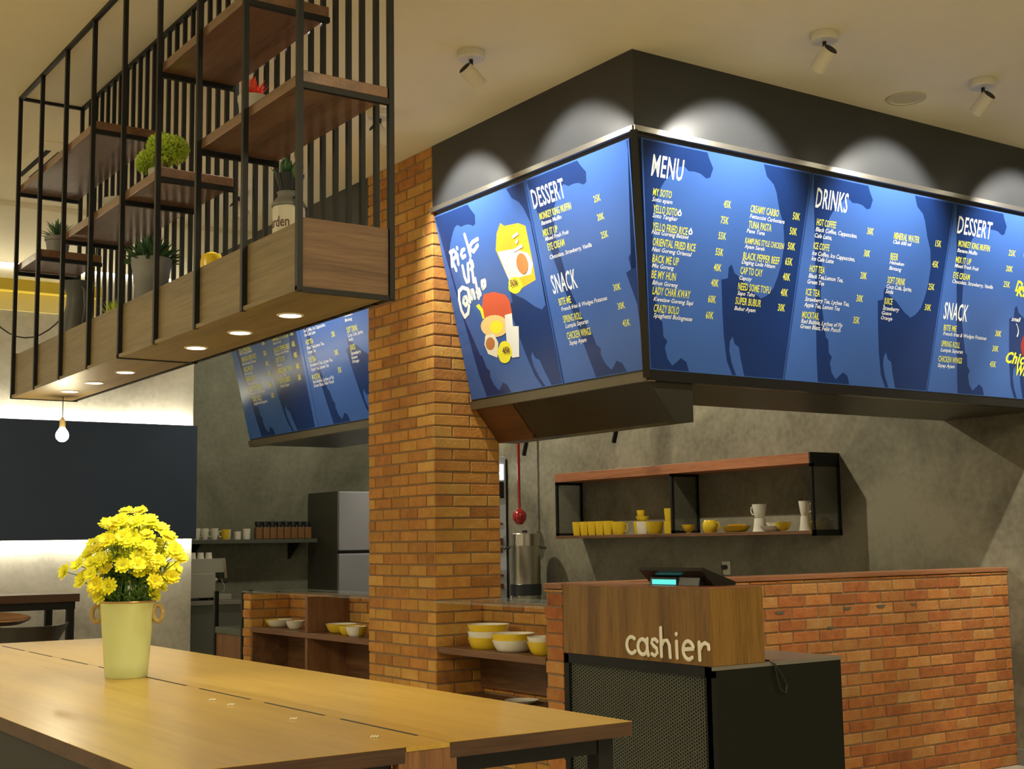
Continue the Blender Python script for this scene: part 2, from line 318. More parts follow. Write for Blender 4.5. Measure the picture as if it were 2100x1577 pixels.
TXT={
'M':[('T','MENU',0.131,0.193,0.195,0.101),('Y','MY SOTO',0.156,0.283,0.116,0.034),('Y','YELLO SOTO',0.169,0.362,0.151,0.036),('Y','YELLO FRIED RICE',0.177,0.444,0.222,0.036),('Y','ORIENTAL FRIED RICE',0.19,0.516,0.273,0.036),('Y','BACK ME UP',0.201,0.595,0.165,0.037),('Y','BE MY HUN',0.207,0.67,0.153,0.037),('Y','LADY CHAR KWAY',0.226,0.746,0.24,0.037),('Y','CRAZY BOLO',0.246,0.829,0.16,0.037),('W','Soto ayam',0.156,0.31,0.126,0.018),('W','Soto Tangkar',0.17,0.385,0.158,0.018),('W','Nasi Goreng Betawi',0.177,0.463,0.233,0.018),('W','Nasi Goreng Oriental',0.191,0.543,0.252,0.018),('W','Mie Goreng',0.203,0.62,0.138,0.018),('W','Bihun Goreng',0.218,0.7,0.161,0.018),('W','Kwetiaw Goreng Sapi',0.238,0.777,0.254,0.018),('W','Spaghetti Bolognese',0.25,0.855,0.247,0.019),('Y','45K',0.611,0.281,0.049,0.035),('Y','75K',0.604,0.36,0.052,0.035),('Y','55K',0.602,0.438,0.051,0.035),('Y','55K',0.596,0.518,0.052,0.035),('Y','40K',0.597,0.595,0.05,0.036),('Y','40K',0.592,0.672,0.049,0.036),('Y','60K',0.585,0.753,0.052,0.036),('Y','60K',0.583,0.833,0.051,0.036),('Y','CREAMY CARBO',0.793,0.281,0.198,0.036),('W','Fettuccini Carbonara',0.795,0.31,0.244,0.018),('Y','TUNA PASTA',0.794,0.36,0.159,0.036),('W','Pene Tuna',0.786,0.384,0.125,0.018),('Y','KAMPUNG STYLE CHICKEN',0.784,0.438,0.272,0.029),('W','Ayam Sereh',0.785,0.462,0.138,0.018),('Y','BLACK PEPPER BEEF',0.783,0.518,0.255,0.036),('W','Daging Lada Hitam',0.778,0.541,0.235,0.018),('Y','CAP TO CAY',0.777,0.592,0.153,0.036),('W','Capcay',0.775,0.621,0.087,0.018),('Y','NEED SOME TOFU',0.775,0.672,0.226,0.036),('W','Sapo Tahu',0.776,0.698,0.121,0.018),('Y','SUPER BUBUR',0.769,0.745,0.178,0.036),('W','Bubur Ayam',0.768,0.775,0.146,0.018),('Y','50K',1.093,0.28,0.052,0.037),('Y','50K',1.085,0.358,0.052,0.037),('Y','50K',1.084,0.435,0.054,0.037),('Y','65K',1.08,0.514,0.052,0.037),('Y','40K',1.077,0.593,0.053,0.037),('Y','40K',1.076,0.674,0.051,0.037),('Y','30K',1.07,0.753,0.05,0.037)],
'D':[('T','DRINKS',1.245,0.197,0.24,0.101),('Y','HOT COFFEE',1.271,0.288,0.146,0.035),('W','Black Coffee, Cappuccino,',1.27,0.319,0.318,0.02),('W','Cafe Latte,',1.268,0.351,0.131,0.02),('Y','ICE COFFE',1.27,0.411,0.119,0.035),('W','Ice Coffee, Ice Cappuccino,',1.267,0.443,0.327,0.02),('W','Ice Cafe Latte',1.267,0.471,0.167,0.02),('Y','HOT TEA',1.263,0.531,0.113,0.035),('W','Black Tea,Lemon Tea,',1.262,0.562,0.262,0.02),('W','Green Tea',1.259,0.593,0.125,0.02),('Y','ICE TEA',1.258,0.654,0.104,0.035),('W','Strawberry Tea, Lychee Tea,',1.257,0.684,0.339,0.02),('W','Apple Tea, Lemon Tea',1.257,0.714,0.27,0.02),('Y','MOCKTAIL',1.251,0.774,0.126,0.035),('W','Red Bubble, Lychee of Fly',1.25,0.801,0.316,0.02),('W','Green Blast, Felix Punch',1.249,0.828,0.305,0.02),('Y','30K',1.661,0.288,0.051,0.036),('Y','30K',1.659,0.408,0.048,0.036),('Y','20K',1.654,0.528,0.05,0.036),('Y','30K',1.646,0.652,0.052,0.036),('Y','35K',1.643,0.77,0.05,0.036),('Y','MINERAL WATER',1.879,0.288,0.212,0.036),('W','Club 600 ml',1.878,0.313,0.151,0.018),('Y','BEER',1.872,0.402,0.062,0.037),('W','Heineken',1.871,0.426,0.12,0.018),('W','Bintang',1.874,0.457,0.101,0.018),('Y','SOFT DRINK',1.873,0.531,0.147,0.037),('W','Coca Cola, Sprite,',1.872,0.559,0.21,0.02),('W','Soda',1.87,0.586,0.062,0.02),('Y','JUICE',1.868,0.645,0.069,0.034),('W','Strawberry',1.865,0.678,0.135,0.02),('W','Guava',1.862,0.704,0.079,0.018),('W','Orange',1.861,0.731,0.093,0.018),('Y','15K',2.23,0.289,0.051,0.035),('Y','45K',2.227,0.405,0.053,0.035),('Y','25K',2.219,0.533,0.053,0.035),('Y','30K',2.212,0.65,0.054,0.035)],
'S':[('T','DESSERT',2.402,0.193,0.309,0.097),('Y','MONKEY KING MUFFIN',2.429,0.266,0.287,0.035),('W','Banana Muffin',2.427,0.298,0.181,0.019),('Y','MIX IT UP',2.425,0.359,0.137,0.035),('W','Mixed Fresh Fruit',2.422,0.386,0.218,0.019),('Y','EYE CREAM',2.421,0.448,0.148,0.035),('W','Chocolate, Strawberry, Vanilla',2.42,0.476,0.372,0.019),('T','SNACK',2.383,0.684,0.214,0.096),('Y','BITE ME',2.4,0.749,0.114,0.033),('W','French fries & Wedges Potatoes',2.402,0.777,0.397,0.019),('Y','SPRING ROLL',2.399,0.841,0.165,0.033),('W','Lumpia Sayuran',2.399,0.871,0.2,0.019),('Y','CHICKEN WINGS',2.391,0.929,0.211,0.033),('W','Sayap Ayam',2.392,0.96,0.152,0.019),('Y','25K',2.896,0.267,0.065,0.034),('Y','20K',2.892,0.36,0.063,0.034),('Y','25K',2.888,0.453,0.061,0.034),('Y','30K',2.875,0.747,0.057,0.034),('Y','30K',2.868,0.837,0.056,0.034),('Y','45K',2.863,0.93,0.058,0.034),('B','Dori',3.004,0.467,0.181,0.063),('B','Katsu',3.021,0.493,0.227,0.057),('B','Chicken',3.007,0.895,0.325,0.064),('B','Wings',3.123,0.963,0.196,0.064),('W','small',3.01,0.645,0.087,0.023)],
'L':[('T','DESSERT',0.947,0.186,0.276,0.098),('Y','MONKEY KING MUFFIN',0.98,0.253,0.269,0.036),('W','Banana Muffin',0.984,0.282,0.172,0.019),('Y','MIX IT UP',0.982,0.341,0.124,0.036),('W','Mixed Fresh Fruit',0.989,0.366,0.201,0.019),('Y','EYE CREAM',0.997,0.417,0.142,0.036),('W','Chocolate, Strawberry, Vanilla',0.997,0.463,0.349,0.019),('T','SNACK',0.967,0.64,0.208,0.097),('Y','BITE ME',0.997,0.706,0.101,0.036),('W','French fries & Wedges Potatoes',1.005,0.737,0.376,0.019),('Y','SPRING ROLL',1.004,0.798,0.156,0.037),('W','Lumpia Sayuran',1.01,0.827,0.191,0.02),('Y','CHICKEN WINGS',1.007,0.886,0.198,0.037),('W','Sayap Ayam',1.014,0.916,0.143,0.02),('Y','25K',1.43,0.261,0.053,0.032),('Y','20K',1.429,0.352,0.053,0.032),('Y','25K',1.43,0.441,0.054,0.032),('Y','30K',1.443,0.704,0.056,0.032),('Y','30K',1.447,0.797,0.055,0.032),('Y','45K',1.458,0.884,0.056,0.032)],
}
DARK=[[(0.022, 0.035), (0.153, 0.031), (0.464, 0.033), (0.485, 0.068), (0.514, 0.104), (0.502, 0.151), (0.478, 0.159), (0.437, 0.141), (0.398, 0.137), (0.361, 0.14), (0.327, 0.122), (0.297, 0.129), (0.264, 0.157), (0.218, 0.21), (0.201, 0.24), (0.173, 0.35), (0.21, 0.647), (0.29, 0.863), (0.31, 0.873), (0.328, 0.943), (0.356, 0.964), (0.345, 0.994), (0.369, 1.047), (0.406, 1.08), (0.434, 1.059), (0.456, 1.039), (0.494, 1.056), (0.518, 1.107), (0.273, 1.108), (0.24, 0.973)],
[(0.846, 0.031), (1.189, 0.03), (1.177, 1.116), (0.894, 1.119), (0.853, 1.015), (0.833, 0.959), (0.8, 0.944), (0.78, 0.908), (0.765, 0.934), (0.77, 0.983), (0.797, 1.043), (0.837, 1.12), (0.81, 1.122), (0.761, 1.033), (0.721, 0.913), (0.691, 0.793), (0.657, 0.633), (0.68, 0.628), (0.699, 0.622), (0.696, 0.568), (0.713, 0.552), (0.74, 0.593), (0.806, 0.623), (0.886, 0.677), (0.942, 0.702), (0.981, 0.683), (1.019, 0.644), (1.04, 0.582), (1.055, 0.511), (1.058, 0.41), (1.034, 0.313), (0.993, 0.244), (0.958, 0.162), (0.931, 0.124), (0.877, 0.092)]]
BRUSH=[[(0.094, 0.334), (0.113, 0.253), (0.101, 0.256)], [(0.127, 0.364), (0.107, 0.3), (0.108, 0.258), (0.142, 0.251), (0.16, 0.268), (0.152, 0.29), (0.118, 0.299)], [(0.161, 0.334), (0.169, 0.282)], [(0.182, 0.248), (0.18, 0.244)], [(0.244, 0.302), (0.215, 0.308), (0.207, 0.289), (0.224, 0.268), (0.247, 0.266)], [(0.295, 0.311), (0.29, 0.251), (0.28, 0.189)], [(0.294, 0.269), (0.341, 0.243), (0.397, 0.236)], [(0.294, 0.269), (0.333, 0.295), (0.385, 0.269)], [(0.198, 0.353), (0.197, 0.413), (0.207, 0.445), (0.23, 0.443), (0.253, 0.351)], [(0.274, 0.456), (0.289, 0.37), (0.287, 0.333)], [(0.277, 0.344), (0.299, 0.345), (0.3, 0.372), (0.273, 0.385)], [(0.206, 0.488), (0.153, 0.468), (0.112, 0.483), (0.095, 0.53), (0.097, 0.591), (0.117, 0.633), (0.158, 0.617), (0.183, 0.577)], [(0.146, 0.527), (0.132, 0.552), (0.15, 0.572), (0.176, 0.554), (0.172, 0.526), (0.146, 0.527)], [(0.2, 0.558), (0.202, 0.503), (0.225, 0.502), (0.224, 0.545), (0.228, 0.502), (0.252, 0.501), (0.254, 0.545)], [(0.291, 0.551), (0.296, 0.443)], [(0.284, 0.517), (0.312, 0.505), (0.317, 0.533), (0.288, 0.545)], [(0.348, 0.501), (0.354, 0.469), (0.384, 0.467), (0.379, 0.495), (0.35, 0.506)]]
ART={
'carton_y':[(0.542, 0.326), (0.581, 0.242), (0.633, 0.196), (0.661, 0.218), (0.788, 0.229), (0.847, 0.256), (0.846, 0.454), (0.841, 0.543), (0.723, 0.562), (0.636, 0.588), (0.605, 0.502), (0.569, 0.403)],
'carton_w':[(0.556, 0.339), (0.744, 0.355), (0.846, 0.454), (0.811, 0.507), (0.691, 0.506), (0.615, 0.524), (0.589, 0.448)],
'bowl_y':[(0.838, 0.453), (0.828, 0.47), (0.811, 0.484), (0.789, 0.494), (0.764, 0.498), (0.738, 0.497), (0.714, 0.489), (0.694, 0.477), (0.68, 0.461), (0.674, 0.442), (0.677, 0.423), (0.687, 0.406), (0.704, 0.391), (0.727, 0.382), (0.752, 0.378), (0.778, 0.38), (0.802, 0.387), (0.821, 0.4), (0.834, 0.416), (0.84, 0.434)],
'blob_y':[(0.72, 0.552), (0.708, 0.564), (0.691, 0.574), (0.678, 0.581), (0.66, 0.585), (0.638, 0.584), (0.621, 0.579), (0.604, 0.569), (0.589, 0.557), (0.588, 0.544), (0.595, 0.531), (0.598, 0.517), (0.607, 0.506), (0.628, 0.499), (0.649, 0.496), (0.668, 0.497), (0.688, 0.503), (0.702, 0.512), (0.708, 0.523), (0.717, 0.537)],
'carton_r':[(0.298, 0.617), (0.345, 0.54), (0.447, 0.542), (0.544, 0.573), (0.576, 0.609), (0.574, 0.691), (0.475, 0.717), (0.314, 0.704)],
'straw':[(0.252, 0.589), (0.283, 0.583), (0.311, 0.619), (0.307, 0.671), (0.289, 0.669), (0.282, 0.625), (0.264, 0.607)],
'soup':[(0.519, 0.744), (0.507, 0.762), (0.483, 0.776), (0.449, 0.785), (0.41, 0.788), (0.368, 0.785), (0.329, 0.777), (0.294, 0.763), (0.269, 0.746), (0.256, 0.726), (0.256, 0.706), (0.27, 0.689), (0.295, 0.675), (0.329, 0.666), (0.369, 0.663), (0.411, 0.666), (0.45, 0.675), (0.483, 0.689), (0.507, 0.706), (0.519, 0.725)],
'yolk':[(0.466, 0.742), (0.46, 0.752), (0.447, 0.761), (0.431, 0.766), (0.413, 0.769), (0.393, 0.768), (0.375, 0.764), (0.359, 0.756), (0.348, 0.747), (0.343, 0.736), (0.344, 0.724), (0.351, 0.714), (0.363, 0.705), (0.38, 0.7), (0.398, 0.697), (0.418, 0.698), (0.436, 0.703), (0.451, 0.71), (0.462, 0.72), (0.467, 0.731)],
'cup':[(0.283, 0.763), (0.367, 0.764), (0.393, 0.82), (0.355, 0.899), (0.274, 0.868), (0.256, 0.812)],
'fill':[(0.359, 0.821), (0.351, 0.834), (0.338, 0.844), (0.32, 0.85), (0.302, 0.85), (0.286, 0.845), (0.274, 0.836), (0.269, 0.823), (0.27, 0.809), (0.279, 0.796), (0.292, 0.786), (0.31, 0.78), (0.328, 0.78), (0.344, 0.785), (0.355, 0.794), (0.361, 0.807)],
'tube':[(0.506, 0.681), (0.574, 0.681), (0.562, 0.751), (0.612, 0.758), (0.561, 0.92), (0.494, 0.917), (0.474, 0.821)],
'blob2':[(0.505, 0.887), (0.494, 0.902), (0.479, 0.915), (0.468, 0.926), (0.453, 0.934), (0.433, 0.938), (0.415, 0.938), (0.398, 0.934), (0.382, 0.926), (0.374, 0.915), (0.371, 0.901), (0.366, 0.886), (0.366, 0.869), (0.377, 0.854), (0.393, 0.841), (0.404, 0.83), (0.419, 0.822), (0.439, 0.818), (0.457, 0.818), (0.473, 0.823), (0.489, 0.831), (0.497, 0.842), (0.5, 0.855), (0.505, 0.871)],
}
# ------------------------------------------------------------------ the setting
def struct(name, mb, mat, **k): return mb.build(name, mat, None, kind='structure', **k)
b = MB(); b.box(-6, XR+.2, -5, YEND+.2, -.1, 0); struct('floor', b, M['floor'])
b = MB(); b.box(-6, XR+.2, -5, 8.93, CEIL, CEIL+.12); b.box(-6, XR+.2, 8.93, 10.72, CEIL-.03, CEIL+.12); b.box(X0+.3, XR+.2, 10.72, YEND+.2, CEIL-.03, CEIL+.12)
b.box(-6, XR+.2, 10.72, YEND+.2, CEIL+.3, CEIL+.4); b.box(-6, X0+.3, 10.70, 10.72, CEIL-.03, CEIL+.3); struct('ceiling', b, M['ceiling'])
b = MB(); b.box(XR, XR+.15, -5, YEND+.15, 0, CEIL+.02); struct('wall_right', b, M['conc'])
b = MB(); b.box(-6, 4.2, YFAR, YFAR+.12, 0, CEIL+.3); struct('wall_far', b, M['conc_l'])
b = MB(); b.box(4.05, 4.2, YFAR+.12, YEND, 0, CEIL+.3); b.box(4.05, XR, YEND, YEND+.12, 0, CEIL+.3); struct('wall_kitchen', b, M['conc_k'])
b = MB(); b.box(XR-.015, XR, -5, YW-.0, 0, .10, bev=.004); struct('baseboard_right', b, M['base_top'])
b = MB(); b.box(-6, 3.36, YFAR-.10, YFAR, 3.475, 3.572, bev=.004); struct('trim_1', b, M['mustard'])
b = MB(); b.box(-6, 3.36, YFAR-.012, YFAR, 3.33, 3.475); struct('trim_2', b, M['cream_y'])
# brick column
rb = random.Random(3)
b = MB(); b.box(X0+.004, 4.33, YCOL0+.004, YCOL1, 0, CEIL, mi=1)
bricks(b, (X0+.004, YCOL1, 0), (0, -1, 0), (-1, 0, 0), YCOL1-YCOL0-.004, 0, CEIL, wrap1=.006, rnd=rb, L=.20, phase=.02)
bricks(b, (X0+.004, YCOL0+.004, 0), (1, 0, 0), (0, -1, 0), 4.33-X0-.004, 0, CEIL, wrap0=.006, rnd=rb, L=.235, phase=-.0)
struct('wall_column', b, [M['brick'], M['mortar']], tone=True)
# bulkhead that carries the menu boards
ZH = 3.32; ZB = 2.235; DD = .25
b = MB()
def bulk(b, y0, y1):  # left wing, profile in XZ
    b.prism([(X0, y0, CEIL), (X0, y0, ZH), (X0+.012, y0, ZH), (X0+DD+.012, y0, ZB-.03), (X0+DD+.06, y0, 2.2), (4.9, y0, 2.2), (4.9, y0, CEIL)][::-1], (0, y1-y0, 0))
bulk(b, YCOL1, 9.56); b.box(X0+.3, 4.9, YC+.6, YCOL0, 2.2, CEIL)
b.box(X0+.46, 4.9, YCOL0, YCOL1, 2.2, CEIL)
# front wing
b.prism([(YC+.7, CEIL), (YC+.7, 2.2), (5.65, 2.2), (5.65, CEIL)] and [(4.5, 5.0, 2.2), (XR, 5.0, 2.2), (XR, 5.65, 2.2), (4.5, 5.65, 2.2)], (0, 0, CEIL-2.2))
# front sloping body with mitred corner
V = []
def ring(y, z): return [(X0+(y-YC), y, z), (XR, y, z)]
P = ring(YC, CEIL)+ring(YC, ZH)+ring(YC+DD+.012, ZB-.03)+ring(YC+DD+.06, 2.2)
def L3(d, z): return [(X0+d, YCOL0, z), (X0+d, YC+d, z), (XR, YC+d, z)]
rows = [L3(0, CEIL), L3(0, ZH), L3(.012, ZH), L3(DD+.012, ZB-.03), L3(DD+.06, 2.2), L3(.5, 2.2)]
vs = [p for r in rows for p in r]; fs = []
for i in range(len(rows)-1):
    for k in range(2): fs.append((i*3+k, i*3+k+1, (i+1)*3+k+1, (i+1)*3+k))
b.add(vs, fs)
b.box(X0+.3, XR, YC+.49, YC+.72, 2.2, CEIL)
struct('wall_bulkhead', b, M['fascia'])
# underside panels and the lower beam
b = MB(); b.box(X0+DD+.055, XR-.002, YC+DD+.055, 5.66, 2.19, 2.2, bev=.002); struct('trim_3', b, M['under'])
b = MB(); b.prism([(X0+DD+.03, 4.87, 2.19), (4.325, 4.87, 2.0), (4.45, 4.87, 2.0), (4.45, 4.87, 2.19)], (0, 6.03-4.87, 0)); struct('trim_4', b, M['beam'])
b = MB(); b.prism([(X0+DD+.03, 6.04, 2.19), (4.325, 6.04, 2.0), (4.45, 6.04, 2.0), (4.45, 6.04, 2.19)], (0, YCOL0-6.04, 0)); b.box(4.30, 4.332, 6.031, 6.039, 2.0, 2.17); struct('trim_5', b, M['brown'])
# bright trim under the fascia, lip under the boards, corner post
b = MB(); b.bar((X0-.006, YCOL0, ZH+.006), (X0-.006, YC-.006, ZH+.006), .024, .026); b.bar((X0-.006, YCOL1, ZH+.006), (X0-.006, 9.56, ZH+.006), .024, .026)
b.bar((X0-.01, YC-.006, ZH+.006), (XR, YC-.006, ZH+.006), .024, .026); struct('trim_6', b, M['steeltrim'])
b = MB(); x = X0+DD+.004
for y0, y1 in ((YC+DD, YCOL0), (YCOL1, 9.56)): b.prism([(x-.016, y0, ZB-.004), (x-.006, y0, ZB-.05), (x+.05, y0, ZB-.05), (x+.05, y0, ZB-.004)], (0, y1-y0, 0))
struct('trim_7', b, M['olive'])
b = MB(); y = YC+DD+.004; b.prism([(X0+DD, y-.014, ZB-.004), (X0+DD, y-.004, ZB-.045), (X0+DD, y+.05, ZB-.045), (X0+DD, y+.05, ZB-.004)], (XR-X0-DD, 0, 0)); struct('trim_8', b, M['black_gloss'])
b = MB(); b.bar((X0-.004, YC-.004, ZH), (X0+DD, YC+DD, ZB-.03), .034, .034, upv=(1, -1, 0)); struct('trim_9', b, M['black_gloss'])

# ------------------------------------------------------------------ menu boards
SL = math.hypot(ZH-ZB, DD); CSV = DD/SL; SNV = (ZH-ZB)/SL
def wing(kind, a, bb, lift=0.0):
    """point on a sloping board plane: a metres along the wing, bb metres down the slope"""
    if kind == 'F': return Vector((X0+a, YC+bb*CSV-lift*SNV+.0, ZH-bb*SNV-lift*CSV))
    return Vector((X0+bb*CSV-lift*SNV, YCOL0-a, ZH-bb*SNV-lift*CSV))
def sheet(name, kind, poly, mat, parent, lift, thick=None):
    mb = MB(); n = len(poly)
    top = [wing(kind, a, q, lift) for a, q in poly]
    if thick is None: thick = .0005
    bot = [wing(kind, a, q, lift-thick) for a, q in poly]
    mb.add(top+bot, [tuple(range(n)), tuple(range(n, 2*n))[::-1]]+[(i, (i+1) % n, n+(i+1) % n, n+i) for i in range(n)])
    return off(mb.build(name, mat, parent))
_cache = {}
def glyphs(txt, cap, bold, shear):
    key = (txt, cap, bold, shear)
    if key not in _cache:
        c = bpy.data.curves.new('t', 'FONT'); c.body = txt; c.size = 1; c.offset = bold; c.shear = shear; c.resolution_u = 2; c.fill_mode = 'FRONT'
        if cap: c.space_character = 1.06
        o = bpy.data.objects.new('t', c); col.objects.link(o); bpy.context.view_layer.update()
        me = bpy.data.meshes.new_from_object(o.evaluated_get(bpy.context.evaluated_depsgraph_get()))
        vs = [v.co.copy() for v in me.vertices]; fs = [tuple(p.vertices) for p in me.polygons]
        bpy.data.objects.remove(o); bpy.data.curves.remove(c); bpy.data.meshes.remove(me); _cache[key] = (vs, fs)
    return _cache[key]
def lettering(name, kind, items, mat, parent, style, da=0.0):
    for st, txt, a, q, wd, h in items:
        if st != style: continue
        mb = MB()
        vs, fs = glyphs(txt, style in 'TYB', {'T': .012, 'Y': .015, 'W': .010, 'B': .03}[style], {'W': .22, 'B': .25, 'T': 0, 'Y': 0}[style])
        x0 = min(v.x for v in vs); x1 = max(v.x for v in vs); sx = wd/(x1-x0); sy = h/.70*(1.12 if style == 'W' else 1)
        mb.add([wing(kind, a+da+(v.x-x0)*sx, q-v.y*sy, .0026) for v in vs], fs)
        off(mb.build('price' if txt[:2].isdigit() else name, mat, parent))
def clip_dark(poly, da, lo, hi):
    e = lambda s, q: s[0]+(s[1]-s[0])*q/SL
    return [(min(max(a+da, e(lo, q)+.005), e(hi, q)-.005), min(max(q, .035), SL-.012)) for a, q in poly]
def board(label, kind, a0, a1, a0b, a1b, da, key, dark_da):
    t = thing('menu_board', label, 'menu board', tuple(wing(kind, (a0+a1)/2, SL)), group='blue menu boards on the bulkhead')
    q0, q1 = .028, SL-.008
    sheet('panel', kind, [(a0, q0), (a1, q0), (a1b, q1), (a0b, q1)], M['board'], t, .002, .012)
    for dk in DARK: sheet('printed_silhouette', kind, clip_dark(dk, dark_da, (a0, a0b), (a1, a1b)), M['board_dark'], t, .0023)
    if key:
        lettering('heading', kind, TXT[key], M['white_ink'], t, 'T', da)
        lettering('dish_name', kind, TXT[key], M['yellow_ink'], t, 'Y', da)
        lettering('description', kind, TXT[key], M['white_ink'], t, 'W', da)
        lettering('handwritten_name', kind, TXT[key], M['bright_yellow'], t, 'B', da)
    return t
b1 = board('blue menu board headed MENU, nearest the bulkhead corner on the right-hand face', 'F', .045, 1.19, .27, 1.175, 0, 'M', 0)
for a, q in ((.335, .345), (.418, .425)):  # small white flame marks beside two dishes
    sheet('flame_mark', 'F', [(a, q-.02), (a+.014, q+.002), (a+.008, q+.014), (a-.010, q+.014), (a-.014, q)], M['white_ink'], b1, .003)
    sheet('flame_core', 'F', [(a, q-.006), (a+.006, q+.004), (a, q+.008), (a-.006, q+.004)], M['board_dark'], b1, .0036)
board('blue menu board headed DRINKS, between the MENU board and the photo-printed DESSERT board', 'F', 1.20, 2.35, 1.185, 2.325, 0, 'D', 1.16)
b3 = board('blue board headed DESSERT and SNACK with food pictures, at the right edge of the photo', 'F', 2.36, 3.50, 2.335, 3.48, 0, 'S', 2.33)
def blob(name, kind, cx, cy, rx, ry, mat, parent, lift, n=18, wob=0):
    sheet(name, kind, [(cx+rx*math.cos(2*math.pi*i/n)*(1+wob*math.sin(5*i)), cy+ry*math.sin(2*math.pi*i/n)) for i in range(n)], mat, parent, lift)
blob('printed_chicken', 'F', 3.19, .77, .055, .08, M['red'], b3, .003, wob=.06); blob('printed_sauce', 'F', 3.185, .76, .025, .04, plain('sauce_orange', (.6, .10, .03), .4), b3, .0036)
blob('printed_plate', 'F', 3.075, .235, .035, .05, M['white_ink'], b3, .003)
mb = MB(); mb.tube([wing('F', 3.06+.03*math.sin(t*2.2), .66+.075*t, .004) for t in (0, .25, .5, .75, 1)], .003, 5); off(mb.build('printed_string', M['white_ink'], b3))
b4 = board('blue menu board headed DESSERT and SNACK on the left face, beside the corner post', 'L', .925, 1.765, .905, 1.545, 0, 'L', .90)
b5 = board('blue picture board reading Pick Up Combo, beside the brick column', 'L', .012, .912, -.0+.012, .892, 0, None, -.10)
def ribbon(mb, s, r, lift=.0034):
    # a flat brush stroke: a strip with rounded ends
    for (a, q), (c_, d_) in zip(s, s[1:]):
        l = math.hypot(c_-a, d_-q) or 1; nx, ny = -(d_-q)/l*r, (c_-a)/l*r
        mb.add([wing('L', x, y, lift) for x, y in ((a+nx, q+ny), (a-nx, q-ny), (c_-nx, d_-ny), (c_+nx, d_+ny))], [(0, 1, 2, 3)])
    for a, q in s: mb.add([wing('L', a+r*math.cos(k*math.pi/6), q+r*math.sin(k*math.pi/6), lift+.00005) for k in range(12)], [tuple(range(12))])
mb = MB()
for s in BRUSH: ribbon(mb, s, .0115)
off(mb.build('handwritten_lettering', M['white_ink'], b5))
orange = plain('print_orange', (.85, .42, .03), .35); cream = plain('print_cream', (.85, .80, .66), .35); food = plain('print_food', (.50, .20, .06), .4, var=.4); redp = plain('print_red', (.62, .10, .04), .35)
for i, (k, nm, mt) in enumerate((('carton_y', 'printed_carton', orange), ('carton_w', 'printed_tray', cream), ('bowl_y', 'printed_bowl', M['white_ink']), ('blob_y', 'price_blot', M['bright_yellow']),
        ('carton_r', 'printed_carton', redp), ('straw', 'printed_straw', M['bright_yellow']), ('soup', 'printed_soup', plain('print_soup', (.85, .62, .25), .4)), ('yolk', 'printed_egg', M['bright_yellow']),
        ('cup', 'printed_cup', cream), ('fill', 'printed_filling', food), ('tube', 'printed_cup', M['white_ink']), ('blob2', 'price_blot', M['bright_yellow']))):
    sheet(nm, 'L', ART[k], mt, b5, .0025+.0002*i, .0001)
c = ART['bowl_y']; cx = sum(p[0] for p in c)/len(c); cy = sum(p[1] for p in c)/len(c); blob('printed_rice', 'L', cx-.002, cy+.002, .050, .056, food, b5, .0052)
c = ART['carton_y'];
for dy, wd in ((-.10, .055), (-.065, .025), (-.03, .085)): sheet('printed_emblem', 'L', [(cx-wd/2-.012, cy+dy-.055), (cx+wd/2-.012, cy+dy-.066), (cx+wd/2-.010, cy+dy-.05), (cx-wd/2-.010, cy+dy-.039)], M['white_ink'], b5, .0053)
lettering('price', 'L', [('B', '50k', .615, .542, .075, .032), ('B', '45k', .42, .885, .075, .032)], M['ink'], b5, 'B'); 
for o in b5.children:
    if o.name.startswith('price') and 'blot' not in o.name: o.location = (-.006, 0, 0)
# the same two boards again, beyond the column
def far_board(label, a0, a1, key, src0):
    board(label, 'L', a0, a1, a0-.0, a1, a0-src0, key, a0-.045 if key == 'M' else a0-.045)
far_board('blue MENU board beyond the brick column, at the far left end of the bulkhead', -3.14, -1.96, 'M', .045)
far_board('blue DRINKS board beyond the brick column, partly hidden behind it', -1.95, -.775, 'D', 1.20)

# ------------------------------------------------------------------ ceiling fittings
def spotlight(loc, direction, label, power=55):
    t = thing('ceiling_spotlight', label, 'spotlight', loc, 'white adjustable spotlights on the ceiling')
    L = Vector(loc); m = MB(); m.lathe([(0, 0), (.062, 0), (.065, -.004), (.065, -.034), (.06, -.04), (0, -.04)], 28, L); off(m.build('canopy', M['lampwhite'], t, True))
    m = MB(); m.tube([L+Vector((0, 0, -.038)), L+Vector((0, 0, -.075))], .009, 10); m.tube([L+Vector((0, 0, -.07)), L+Vector((0, 0, -.075))-Vector(direction).normalized()*.012], .006, 8); off(m.build('swivel_arm', M['capblack'], t, True))
    d = Vector(direction).normalized(); c = L+Vector((0, 0, -.115)); q = d.to_track_quat('Z', 'Y').to_matrix().to_4x4(); T = Matrix.Translation(c) @ q
    m = MB(); m.lathe([(.030, -.046), (.034, -.044), (.036, -.03), (.036, .068), (.033, .07), (.030, .05), (0, .045)], 28); m.xf(T); lh = off(m.build('lamp_head', M['lampwhite'], t, True))
    m = MB(); m.lathe([(0, -.050), (.028, -.050), (.033, -.045), (0, -.044)], 28); m.xf(T); m.build('rear_cap', M['capblack'], lh, True)
    m = MB(); m.lathe([(0, .052), (.029, .054)], 20); m.xf(T); m.build('lens', M['downlight'], lh)
    s = spot('beam', tuple(c+d*.075), tuple(d), power, NEUT, 84, .55, .02, t); s.matrix_parent_inverse = Matrix.Translation(-L)
    return t
PW = 88
spotlight((3.27, 5.03, CEIL), (.85, 0, -.66), 'white ceiling spotlight aimed at the left menu face, nearest the bulkhead corner', PW)
spotlight((3.33, 6.02, CEIL), (.85, 0, -.66), 'white ceiling spotlight glimpsed beside the right post of the hanging rack', PW)
spotlight((4.51, 3.98, CEIL), (0, .85, -.66), 'white ceiling spotlight above the MENU board', PW)
